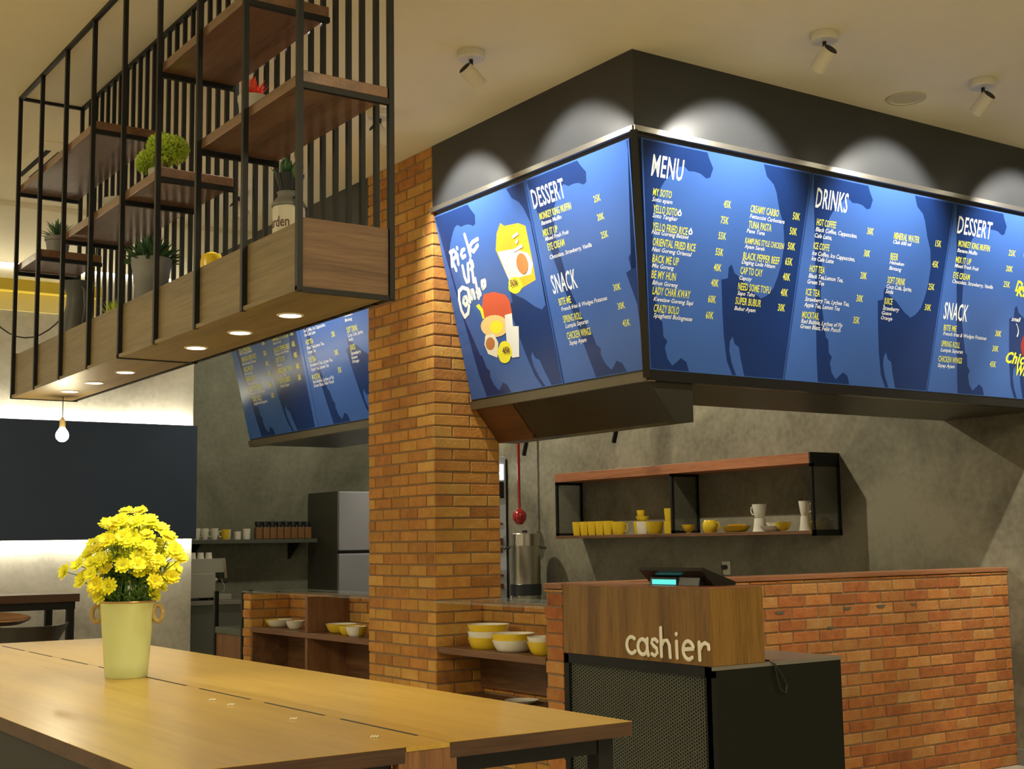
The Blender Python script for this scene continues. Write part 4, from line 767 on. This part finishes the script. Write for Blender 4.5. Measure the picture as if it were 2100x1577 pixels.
vessel('serving_dish', 'long white dish with a yellow end in the far bay of the counter', 'dish', (XV, 8.78, SZ), .060, .098, .052, group=g2, sy=1.15, split=(PI*.35, PI*1.05))
vessel('serving_bowl', 'small white bowl against the wooden divider in the far bay', 'bowl', (XV-.02, 8.47, SZ), .038, .066, .055, group=g2)
vessel('serving_dish', 'long yellow dish with a white rim in the bay next to the column', 'dish', (XV+.02, 7.86, SZ), .065, .100, .058, group=g2, sy=1.2, split=(PI*.92, PI*1.75))
vessel('serving_bowl', 'yellow bowl between the long yellow dish and the white bowl by the column', 'bowl', (XV-.05, 7.62, SZ), .042, .072, .060, 'y', group=g2)
vessel('serving_bowl', 'white and yellow bowl partly hidden by the brick column', 'bowl', (XV-.08, 7.47, SZ), .040, .070, .062, group=g2, split=(PI*1.42, PI*1.95))
vessel('small_cup', 'small white cup on the side stand shelf', 'cup', (XV+.02, 9.22, .8325), .024, .034, .042)

# ------------------------------------------------------------------ cashier desk
c = thing('cashier_desk', 'cashier desk with a wooden box front lettered cashier on a dark mesh-sided base', 'cashier desk', (4.2, 4.7, 0))
BY0, BY1, BX1 = 4.195, YW-.010, 4.205
b = MB(); b.box(X0, BX1, BY0, BY1, .893, 1.214, bev=.002); off(b.build('box_front', M['walnut_z'], c))
b = MB(); b.box(X0+.0005, BX1-.0005, BY0+.0005, BY1, 1.2142, 1.2225); off(b.build('box_rim', M['cap'], c))
b = MB(); b.box(X0+.030, 4.685, BY0+.006, BY1, .02, .874); b.box(X0+.004, X0+.03, BY0+.006, BY0+.036, 0, .89); off(b.build('base_cabinet', M['base_paint'], c))
b = MB(); b.box(X0+.006, 4.69, BY0+.003, BY1, .8745, .8925, bev=.002); off(b.build('base_top', M['base_top'], c))
b = MB(); fx = X0+.004
b.box(fx, fx+.026, BY0+.004, BY1, .846, .8915); b.box(fx, fx+.026, BY0+.004, BY1, .02, .05); b.box(fx, fx+.026, BY0+.004, BY0+.045, .02, .89); b.box(fx, fx+.026, BY1-.035, BY1, .02, .89)
bf = off(b.build('black_frame', M['black'], c))
def lattice(mb, plane, u0, u1, z0, z1, fix, pitch, w_, slope=.5):
    """expanded metal: two families of slanting strands clipped to a rectangle"""
    H = z1-z0; W_ = u1-u0
    for sg in (1, -1):
        k = -H/slope
        while k < W_+H/slope:
            a = (k, 0) if sg > 0 else (k, H); e = (k+H/slope, H) if sg > 0 else (k+H/slope, 0)
            t0 = max(0, -a[0]/(e[0]-a[0])); t1 = min(1, (W_-a[0])/(e[0]-a[0]))
            if t1 > t0:
                p = [(a[0]+(e[0]-a[0])*t, a[1]+(e[1]-a[1])*t) for t in (t0, t1)]
                q = [(fix, u0+u, z0+z) if plane == 'X' else (u0+u, fix, z0+z) for u, z in p]
                mb.bar(q[0], q[1], w_, .0025, upv=(1, 0, 0) if plane == 'X' else (0, 1, 0))
            k += pitch
b = MB(); lattice(b, 'X', BY0+.046, BY1-.036, .051, .845, X0+.018, .030, .0048); b.build('expanded_metal', M['meshmetal'], bf)
# lettering: rounded hand-drawn strokes
def arc(cx, cy, rx, ry, a0, a1, n=12): return [(cx+rx*math.cos(rad(a0+(a1-a0)*i/n)), cy+ry*math.sin(rad(a0+(a1-a0)*i/n))) for i in range(n+1)]
strokes = [arc(.042, .040, .034, .038, 55, 315), arc(.118, .036, .032, .035, 60, 420, 16)+[], [(.150, .074), (.149, .03), (.156, .0)],
           [(.218, .066), (.205, .076), (.186, .072), (.180, .058), (.195, .044), (.214, .034), (.216, .014), (.200, .001), (.180, .008)],
           [(.243, .128), (.244, .0)], [(.244, .045), (.262, .072), (.285, .074), (.298, .055), (.302, .0)],
           [(.345, .072), (.347, .0)], [(.344, .104), (.3445, .106)],
           [(.388, .040), (.452, .046)]+arc(.420, .038, .034, .040, 18, 310, 14), [(.488, .076), (.490, .0)], [(.490, .042), (.505, .066), (.525, .076), (.545, .068), (.546, .050)]]
for word in ((0,), (1, 2), (3,), (4, 5), (6, 7), (8,), (9, 10)):
    b = MB()
    for s_ in [strokes[k] for k in word]:
        pts = [(X0-.004, 4.748-u*1.0, .918+z*.96) for u, z in s_]; mb = MB(); mb.tube(pts, .0092, 8); mb.v = [(X0-.0045+(p[0]-(X0-.004))*.55, p[1], p[2]) for p in mb.v]; b.add(mb.v, mb.f)
        for e in (pts[0], pts[-1]): b.lathe([(.0092*math.sin(k*PI/6), .0092*math.cos(k*PI/6)) for k in range(7)], 8, (e[0], e[1], e[2]), sx=.55)
    off(b.build('letter', M['sign'], c, True))
# cash register screen on the box
p = thing('cash_register', 'black touchscreen cash register with a teal customer display on the cashier box', 'cash register', (4.06, 4.53, 1.2228))
b = MB(); b.prism([(3.985, 4.36, 1.2228), (4.10, 4.36, 1.2228), (4.05, 4.36, 1.245), (3.995, 4.36, 1.270)], (0, .33, 0)); off(b.build('stand', M['plastic'], p))
b = MB(); b.prism([(3.958, 4.31, 1.288), (3.968, 4.31, 1.302), (4.160, 4.31, 1.236), (4.155, 4.31, 1.2235), (4.03, 4.31, 1.2235)], (0, .42, 0)); off(b.build('screen', M['black_gloss'], p))
b = MB(); b.box(3.982, 3.992, 4.50, 4.67, 1.2232, 1.257); cd = off(b.build('customer_display', M['plastic'], p))
b = MB(); b.box(3.979, 3.982, 4.505, 4.665, 1.226, 1.248); b.build('lit_digits', M['teal'], cd)
m = MB(); m.tube([(4.23, 4.30, .896), (4.235, 4.20, .898), (4.25, 4.186, .885), (4.29, 4.184, .84), (4.32, 4.184, .79), (4.31, 4.184, .755), (4.28, 4.184, .775), (4.262, 4.184, .83), (4.255, 4.190, .885), (4.26, 4.25, .8955), (4.3, 4.4, .896)], .0035, 6)
tag(m.build('power_cable', M['plastic'], None, True), 'black cable looping over the dark base beside the cashier box', 'cable')

# ------------------------------------------------------------------ wall shelf on the right wall
SX0, SY0, SY1 = 7.12, 6.585, 9.655
s = thing('wall_shelf', 'long wooden wall shelf with black mesh frames above the cash register', 'wall shelf', (7.3, 8.1, 1.45))
b = MB(); b.box(SX0, XR-.002, SY0+.012, SY1, 1.955, 2.032, bev=.002); off(b.build('top_board', M['redwood'], s))
b = MB(); b.box(SX0-.001, XR-.002, SY0-.002, SY0+.012, 1.953, 2.034); off(b.build('end_cap', M['black'], s))
b = MB(); b.box(SX0, XR-.002, SY0+.012, SY1, 1.452, 1.478, bev=.002); off(b.build('bottom_board', M['niche'], s))
for y in (SY0+.006, 8.09, SY1-.012):
    b = MB(); x0, x1, z0, z1 = SX0+.004, XR-.004, 1.478 if y > 7 else 1.44, 1.954; t_ = .022
    b.box(x0, x0+t_, y-.011, y+.011, z0, z1); b.box(x1-t_, x1, y-.011, y+.011, z0, z1); b.box(x0, x1, y-.011, y+.011, z1-t_, z1); b.box(x0, x1, y-.011, y+.011, z0, z0+t_+(.02 if y < 7 else 0)); fr_ = off(b.build('frame', M['black'], s))
    b = MB(); lattice(b, 'Y', x0+t_, x1-t_, z0+t_, z1-t_, y, .022, .0048, .55); b.build('expanded_metal', M['meshmetal'], fr_)
Z = 1.4785; g = 'crockery on the long wall shelf'; XC = 7.25
nth = ['leftmost', 'second from the left', 'third from the left', 'fourth from the left', 'rightmost']
for i in range(5): vessel('tumbler', 'yellow tumbler, '+nth[i]+' in the row of five on the wall shelf', 'tumbler', (XC, 9.50-.118*i*.93, Z), .034, .047, .120, 'y', group=g)
vessel('mug', 'wide yellow mug right of the five tumblers', 'mug', (XC, 8.915, Z), .046, .066, .110, 'y', group=g, handle=-1.2)
vessel('bowl', 'white and yellow bowl carrying a small stack of cups', 'bowl', (XC, 8.60, Z), .062, .078, .105, group=g, split=(PI*.55, PI*1.05))
vessel('cup', 'low yellow cup standing on the white and yellow bowl', 'cup', (XC, 8.60, Z+.105), .035, .058, .045, 'y', group=g)
vessel('cup', 'small yellow cup on top of the left stack of crockery', 'cup', (XC, 8.62, Z+.150), .026, .036, .050, 'y', group=g)
vessel('bowl', 'yellow bowl beside the white-fronted bowl under the left stack', 'bowl', (XC-.01, 8.435, Z), .052, .076, .100, 'y', group=g)
vessel('cup', 'yellow cup just left of the middle mesh frame, lower of two', 'cup', (XC, 8.265, Z), .040, .046, .100, 'y', group=g)
vessel('cup', 'tall yellow cup left of the middle mesh frame, upper of two', 'cup', (XC, 8.265, Z+.1), .030, .040, .105, 'y', group=g)
vessel('bowl', 'small footed yellow bowl between the middle frame and the yellow pot', 'bowl', (XC-.03, 8.00, Z), .028, .056, .068, 'y', group=g, foot=.012)
vessel('pot', 'round yellow pot with a side handle right of the middle frame', 'pot', (XC, 7.78, Z), .048, .048, .098, 'y', group=g, bulge=.014, handle=-1.1)
vessel('plate', 'wide cream plate leaning low beside the yellow pot', 'plate', (XC, 7.50, Z), .07, .118, .048, group=g, split=(PI*.9, PI*1.9))
vessel('saucer', 'yellow saucer lying in the wide cream plate', 'saucer', (XC, 7.49, Z+.035), .03, .07, .025, 'y', group=g)
vessel('jug_stand', 'upturned white cup under the tall white mug near the middle right', 'cup', (XC, 7.235, Z), .058, .042, .100, group=g)
vessel('mug', 'tall white mug balanced on an upturned cup, left of the two', 'mug', (XC, 7.235, Z+.1), .030, .056, .105, group=g, handle=1.9)
vessel('plate', 'white plate with a saucer between the two tall white mugs', 'plate', (XC-.04, 7.06, Z), .06, .098, .040, group=g)
vessel('saucer', 'white saucer lying in the plate between the tall mugs', 'saucer', (XC-.04, 7.06, Z+.03), .03, .055, .035, group=g)
vessel('bowl', 'small yellow bowl in front of the right white mug', 'bowl', (XC-.07, 6.93, Z), .030, .062, .066, 'y', group=g, foot=.008)
vessel('cup', 'upturned white cup under the right-hand tall mug', 'cup', (XC+.03, 6.80, Z), .052, .036, .105, group=g)
vessel('mug', 'tall white mug balanced on an upturned cup, right of the two', 'mug', (XC+.03, 6.80, Z+.105), .028, .048, .110, group=g, handle=-1.6)
vessel('bowl', 'yellow bowl seen through the right-hand mesh frame', 'bowl', (XC+.02, 6.665, Z), .040, .058, .070, 'y', group=g)
s = thing('wall_socket', 'white wall socket with a black plug under the long shelf', 'socket', (XR, 7.79, 1.20))
b = MB(); b.box(XR-.010, XR-.001, 7.742, 7.832, 1.147, 1.252, bev=.004); off(b.build('face_plate', M['white'], s))
b = MB(); b.tube([(XR-.010, 7.787, 1.205), (XR-.045, 7.787, 1.205)], .020, 14); pg = off(b.build('plug', M['plastic'], s, True))
b = MB(); b.tube([(XR-.04, 7.787, 1.20), (XR-.05, 7.787, 1.17), (XR-.03, 7.787, 1.10), (XR-.02, 7.787, .95)], .004, 6); b.build('cord', M['plastic'], pg, True)

# ------------------------------------------------------------------ kitchen behind the counter
k = thing('back_counter', 'grey kitchen counter against the right wall under the steel urn', 'counter', (7.1, 9.6, 0))
b = MB(); b.box(6.82, XR-.002, 8.6, 10.70, 0, .835); off(b.build('cabinet', M['counter'], k))
b = MB(); b.box(6.79, XR-.002, 8.57, 10.72, .8355, .866, bev=.003); off(b.build('worktop', M['base_top'], k))
ul = (7.13, 10.15, .8665)
u = thing('drinks_urn', 'tall stainless steel urn with black handles on the back counter', 'urn', ul)
m = MB(); m.lathe([(0, .012), (.135, .012), (.140, .02), (.140, .075)], 40, ul); off(m.build('foot', M['steel'], u, True))
m = MB(); m.lathe([(.143, .075), (.147, .08), (.147, .175), (.143, .18)], 40, ul); off(m.build('black_band', M['plastic'], u, True))
m = MB(); m.lathe([(.142, .18), (.142, .52), (.145, .525), (.145, .53)], 48, ul); off(m.build('body', M['steel'], u, True))
m = MB(); m.lathe([(.138, .53), (.138, .635), (.132, .642), (.03, .65), (0, .65)], 48, ul); ld = off(m.build('lid', M['steel'], u, True))
m = MB(); m.lathe([(0, .65), (.022, .65), (.026, .668), (0, .672)], 20, ul); m.build('lid_knob', M['plastic'], ld, True)
for s_ in (-1, 1):
    d = Vector((.8, -.6, 0))*s_; L_ = Vector(ul); m = MB(); m.tube([L_+d*.14+Vector((0, 0, .51)), L_+d*.185+Vector((0, 0, .512)), L_+d*.195+Vector((0, 0, .50))], .012, 10); off(m.build('handle', M['plastic'], u, True))
m = MB(); m.tube([(6.99, 10.12, .93), (6.94, 10.10, .93), (6.93, 10.095, .90)], .012, 10); off(m.build('tap', M['chrome'], u, True))
pl = (7.22, 10.36, 1.59)
p = thing('red_hanging_lamp', 'red rod with a glossy red teardrop lamp hanging over the steel urn', 'hanging lamp', pl)
m = MB(); m.tube([(7.22, 10.36, 1.73), (7.22, 10.36, CEIL-.03)], .014, 10); off(m.build('rod', M['red'], p, True))
m = MB(); m.lathe([(0, 0), (.030, .004), (.062, .045), (.070, .085), (.055, .125), (.025, .15), (.014, .16)], 28, pl); off(m.build('shade', M['red'], p, True))
for i, (x, y, z) in enumerate(((6.2, 7.66, 2.148), (6.2, 8.82, 2.126))):
    t = thing('kitchen_spotlight', 'slim black spotlight hanging below the bulkhead, '+('right' if i == 0 else 'left')+' of the two', 'spotlight', (x, y, z))
    m = MB(); m.tube([(x, y, z), (x+.0, y-.06, z+.16)], .017, 12); off(m.build('head', M['black'], t, True))
    m = MB(); m.tube([(x, y-.06, z+.16), (x, y-.06, CEIL-.03)], .007, 8); off(m.build('stem', M['black'], t, True))
w_ = thing('drinks_cabinet', 'white upright drinks cabinet, only its edge showing beside the brick column', 'cabinet', (7.08, 11.15, 0))
b = MB(); b.box(6.72, 7.39, 10.83, 11.45, .02, 2.27, bev=.006); off(b.build('body', M['cab'], w_))
b = MB(); b.box(6.74, 7.36, 10.822, 10.83, 2.04, 2.19); off(b.build('lit_header', M['lit_panel'], w_))
b = MB(); b.box(6.74, 7.36, 10.820, 10.83, 1.86, 2.02); off(b.build('dark_window', M['slot'], w_))
for z0, z1 in ((1.60, 1.62), (1.40, 1.47), (1.33, 1.38), (1.10, 1.12), (.98, 1.03)):
    b = MB(); b.box(7.29, 7.345, 10.824, 10.83, z0, z1); off(b.build('printed_mark', M['ink'], w_))
# far end of the kitchen
k = thing('espresso_counter', 'dark grey counter at the far end of the kitchen carrying the coffee machine', 'counter', (5.0, 11.5, 0))
b = MB(); b.box(4.21, 5.785, 11.13, YEND-.004, 0, .925); off(b.build('cabinet', M['counter'], k))
b = MB(); b.box(4.21, 5.79, 11.10, YEND-.004, .9255, .962, bev=.003); off(b.build('worktop', M['base_top'], k))
ex = 4.25; EY = 11.22; EZ = .9625
e = thing('espresso_machine', 'silver espresso machine with cups on top beside the end of the lit wall', 'coffee machine', (4.6, 11.4, EZ))
b = MB(); b.box(ex, 4.55, EY, EY+.42, EZ+.02, EZ+.24, bev=.008); off(b.build('body', M['machine'], e))
b = MB(); b.prism([(ex+.04, EY, EZ+.24), (4.63, EY, EZ+.24), (4.615, EY, EZ+.36), (ex+.04, EY, EZ+.36)], (0, .42, 0)); off(b.build('upper_housing', M['machine'], e))
b = MB(); b.prism([(4.630, EY-.01, EZ+.19), (4.655, EY-.01, EZ+.19), (4.632, EY-.01, EZ+.365), (4.608, EY-.01, EZ+.365)], (0, .44, 0)); off(b.build('front_fascia', M['chrome'], e))
b = MB(); b.box(4.552, 4.70, EY, EY+.40, EZ+.0, EZ+.05, bev=.004); off(b.build('drip_tray', M['machine'], e))
b = MB(); b.tube([(4.555, EY+.1, EZ+.20), (4.595, EY+.1, EZ+.17)], .03, 14); off(b.build('group_head', M['chrome'], e, True))
b = MB(); b.tube([(4.585, EY+.1, EZ+.165), (4.66, EY+.02, EZ+.155)], .011, 10); off(b.build('portafilter_handle', M['plastic'], e, True))
b = MB(); b.tube([(4.61, EY+.02, EZ+.18), (4.63, EY+.0, EZ+.12), (4.62, EY-.01, EZ+.07)], .005, 8); off(b.build('steam_wand', M['chrome'], e, True))
for x in (4.30, 4.51):
    b = MB(); b.lathe([(0, 0), (.018, 0), (.018, .02), (0, .02)], 12, (x, EY+.05, EZ+.0005)); off(b.build('foot', M['plastic'], e, True))
gr = thing('coffee_grinder', 'dark boxy grinder hopper half hidden by the lit wall', 'grinder', (4.28, 11.75, EZ))
b = MB(); b.box(4.22, 4.37, 11.68, 11.82, EZ, EZ+.36, bev=.006); off(b.build('body', M['plastic'], gr))
b = MB(); b.prism([(4.23, 11.69, EZ+.36), (4.38, 11.69, EZ+.36), (4.40, 11.69, EZ+.43), (4.22, 11.69, EZ+.43)], (0, .12, 0)); off(b.build('hopper', M['machine'], gr))
for i, x in enumerate((4.38, 4.455, 4.53)): vessel('espresso_cup', 'white cup upside down on the espresso machine, '+['left', 'middle', 'right'][i]+' of three', 'cup', (x, EY+.12, EZ+.3605), .032, .026, .055, group='cups on the espresso machine')
b = MB(); b.lathe([(0, 0), (.05, 0), (.12, .03), (.125, .035), (.05, .008), (0, .008)], 26, (5.0, 11.35, EZ+.0005)); tag(b.build('metal_dish', M['chrome'], None, True), 'low shiny metal dish on the far counter right of the coffee machine', 'dish')
sh = thing('kitchen_shelf', 'dark wooden shelf with cups and jars on the kitchen end wall', 'shelf', (5.0, 11.85, 1.45))
b = MB(); b.box(4.21, 5.775, 11.70, YEND-.004, 1.455, 1.492, bev=.002); off(b.build('board', M['counter'], sh))
for x in (4.6, 5.6):
    b = MB(); b.prism([(x, 11.75, 1.454), (x, YEND-.004, 1.454), (x, YEND-.004, 1.30)], (.02, 0, 0)); off(b.build('bracket', M['black'], sh))
g = 'cups on the kitchen shelf'; YS = 11.79; Z = 1.4925
for i, x in enumerate((4.585, 4.665, 4.76)): vessel('mug', 'white mug on the kitchen shelf, '+['leftmost, at the edge of the navy panel', 'second from the left', 'left of the yellow mug'][i], 'mug', (x, YS, Z), .026, .040, .105, group=g, handle=PI)
vessel('mug', 'yellow mug with a white side on the kitchen shelf', 'mug', (4.875, YS, Z), .040, .048, .095, group=g, handle=PI, split=(PI*.6, PI*1.62))
vessel('cup', 'small white cup right of the yellow mug on the kitchen shelf', 'cup', (4.99, YS, Z), .032, .034, .075, group=g)
vessel('jug', 'white lidded jug left of the row of jars', 'jug', (5.08, YS, Z), .034, .038, .100, group=g, handle=0)
jn = ['first', 'second', 'third', 'fourth', 'fifth', 'sixth', 'seventh', 'eighth']
for i in range(8):
    x = 5.20+.0725*i; t = thing('storage_jar', 'brown jar with a black lid on the kitchen shelf, '+jn[i]+' from the left', 'jar', (x, YS, Z), 'brown jars on the kitchen shelf')
    b = MB(); b.box(x-.033, x+.033, YS-.033, YS+.033, Z, Z+.112, bev=.008); off(b.build('jar_body', M['jar'], t))
    b = MB(); b.lathe([(0, .112), (.028, .112), (.028, .128), (.033, .130), (.033, .165), (0, .168)], 22, (x, YS, Z)); off(b.build('lid', M['plastic'], t, True))
f = thing('refrigerator', 'tall two-door refrigerator with steel doors and a dark side next to the brick column', 'refrigerator', (6.15, 11.62, 0))
b = MB(); b.box(5.805, 6.50, 11.34, 11.97, .03, 1.935, bev=.004); off(b.build('body', M['fridge_side'], f))
b = MB(); b.box(5.80, 6.505, 11.29, 11.338, 1.375, 1.93, bev=.008); off(b.build('freezer_door', M['fridge'], f))
b = MB(); b.box(5.80, 6.505, 11.29, 11.338, .06, 1.345, bev=.008); off(b.build('fridge_door', M['fridge'], f))
b = MB(); b.box(5.81, 6.49, 11.31, 11.345, 1.346, 1.374); off(b.build('door_gap', M['plastic'], f))

# ------------------------------------------------------------------ lit feature wall and bar seating
n = thing('backlit_panel', 'long navy blue panel on the far wall with light glowing above and below it', 'wall panel', (1.5, 10.82, 1.5))
b = MB(); b.box(-6, 4.2, 10.795, 10.825, 1.497, 2.452, bev=.003); off(b.build('panel', M['bluepanel'], n))
for z0 in (2.405, 1.525):
    b = MB(); b.box(-6, 4.15, 10.828, 10.846, z0, z0+.02); off(b.build('led_strip', M['led'], n))
area('panel_glow_up', (1.2, 10.855, 2.44), (0, .35, 1), 6.0, .03, 36, (1, .93, .74))
area('panel_glow_down', (1.2, 10.855, 1.51), (0, .35, -1), 6.0, .03, 30, (1, .93, .74))
b = MB(); b.box(-6, 4.1, YFAR-.03, YFAR-.002, 3.69, 3.74); tag(b.build('cove_light', M['led'], None), 'bright light strip where the ceiling meets the far wall', 'light strip')
bt = thing('bar_table', 'dark high bar table against the far wall, behind the stools', 'bar table', (2.1, 10.3, 0))
b = MB(); b.box(1.1, 3.0, 10.0, 10.68, 1.040, 1.098, bev=.003); off(b.build('tabletop', M['table_edge'], bt))
b = MB(); b.box(1.13, 2.975, 10.03, 10.65, .985, 1.0395); off(b.build('apron', M['black'], bt))
for x in (1.14, 2.92):
    for y in (10.035, 10.60):
        b = MB(); b.box(x, x+.052, y, y+.045, 0, .985); off(b.build('leg', M['black'], bt))
def stool(loc, label, tilt=False):
    t = thing('bar_stool', label, 'bar stool', loc); L_ = Vector(loc)
    for a in (45, 135, 225, 315):
        d = Vector((math.cos(rad(a)), math.sin(rad(a)), 0)); m = MB(); m.tube([L_+d*.13+Vector((0, 0, .76)), L_+d*.22+Vector((0, 0, .0))], .012, 8); off(m.build('leg', M['black'], t, True))
    m = MB(); m.tube([L_+Vector((.19*math.cos(a), .19*math.sin(a), .28)) for a in [2*PI*i/24 for i in range(25)]], .008, 8); off(m.build('foot_ring', M['black'], t, True))
    m = MB(); m.lathe([(0, .76), (.17, .76), (.20, .785), (.20, .80), (.17, .79), (0, .785)], 36, loc); off(m.build('seat', M['stool_wood'], t, True))
    if not tilt:
        vs = []; fs = []; N_ = 28
        for i in range(N_+1):
            a = rad(188+164*i/N_); e = abs(i/N_-.5)*2; fl = e**6
            for rr_, zz in ((.20, .775), (.238, .80), (.262+.05*fl, .915+.012*fl), (.252+.05*fl, .918+.012*fl), (.226, .805)): vs.append(L_+Vector((rr_*math.cos(a), rr_*math.sin(a), zz)))
        for i in range(N_):
            for k_ in range(5): fs.append((i*5+k_, i*5+(k_+1) % 5, (i+1)*5+(k_+1) % 5, (i+1)*5+k_))
        fs += [(0, 1, 2, 3, 4), tuple(N_*5+q for q in (4, 3, 2, 1, 0))]
        m = MB(); m.add(vs, fs); off(m.build('low_backrest', M['dark_shell'], t, True))
    else:
        R_ = Matrix.Translation(L_+Vector((0, .0, .935))) @ Matrix.Rotation(rad(6.5), 4, 'X')
        m = MB(); m.lathe([(0, -.002), (.17, .0), (.205, .018), (.20, .024), (.165, .008), (0, .006)], 40); m.xf(R_); off(m.build('backrest_shell', M['stool_wood'], t, True))
        m = MB(); m.lathe([(0, -.02), (.15, -.018), (.20, .006), (.207, .018), (.17, .0), (0, -.003)], 40); m.xf(R_); off(m.build('shell_underside', M['dark_shell'], t, True))
        m = MB(); m.tube([L_+Vector((0, .05, .79)), L_+Vector((0, .06, .93))], .02, 10); off(m.build('shell_support', M['black'], t, True))
stool((2.43, 9.40, 0), 'bar stool with a curved dark low back, in front of the bar table')
stool((2.40, 9.86, 0), 'bar stool with an oval wooden shell, behind the dark-backed stool', True)
# pendant bulb and loose cable
pb = Vector((1.875, 6.60, 1.945))
p = thing('pendant_bulb', 'bare glowing bulb hanging on a thin cord below the far end of the rack', 'light bulb', tuple(pb))
m = MB(); m.tube([pb+Vector((0, 0, .115)), Vector((1.875, 6.60, RZ0-.002))], .0022, 6); off(m.build('cord', M['plastic'], p, True))
m = MB(); m.lathe([(0, .125), (.006, .12), (.014, .105), (.015, .075), (.013, .072)], 18, pb); off(m.build('socket', M['rope'], p, True))
m = MB(); m.lathe([(0, 0), (.014, .003), (.028, .016), (.032, .032), (.028, .048), (.016, .066), (.012, .074), (0, .076)], 26, pb); off(m.build('glass_bulb', M['bulb'], p, True))
point('bulb_light', tuple(pb+Vector((0, 0, -.03))), 9, (1, .85, .55), .03)
pts = [(1.45+1.15*i/24, 8.5, 2.742+ (abs(i/24-.62)**2.0)*3.6) for i in range(25)]; pts = [(1.45, 8.5, CEIL-.002)]+pts+[(2.62, 8.5, CEIL-.002)]
m = MB(); m.tube(pts, .0045, 6); tag(m.build('hanging_cable', M['plastic'], None, True), 'thin black cable drooping from the ceiling beyond the left end of the rack', 'cable')
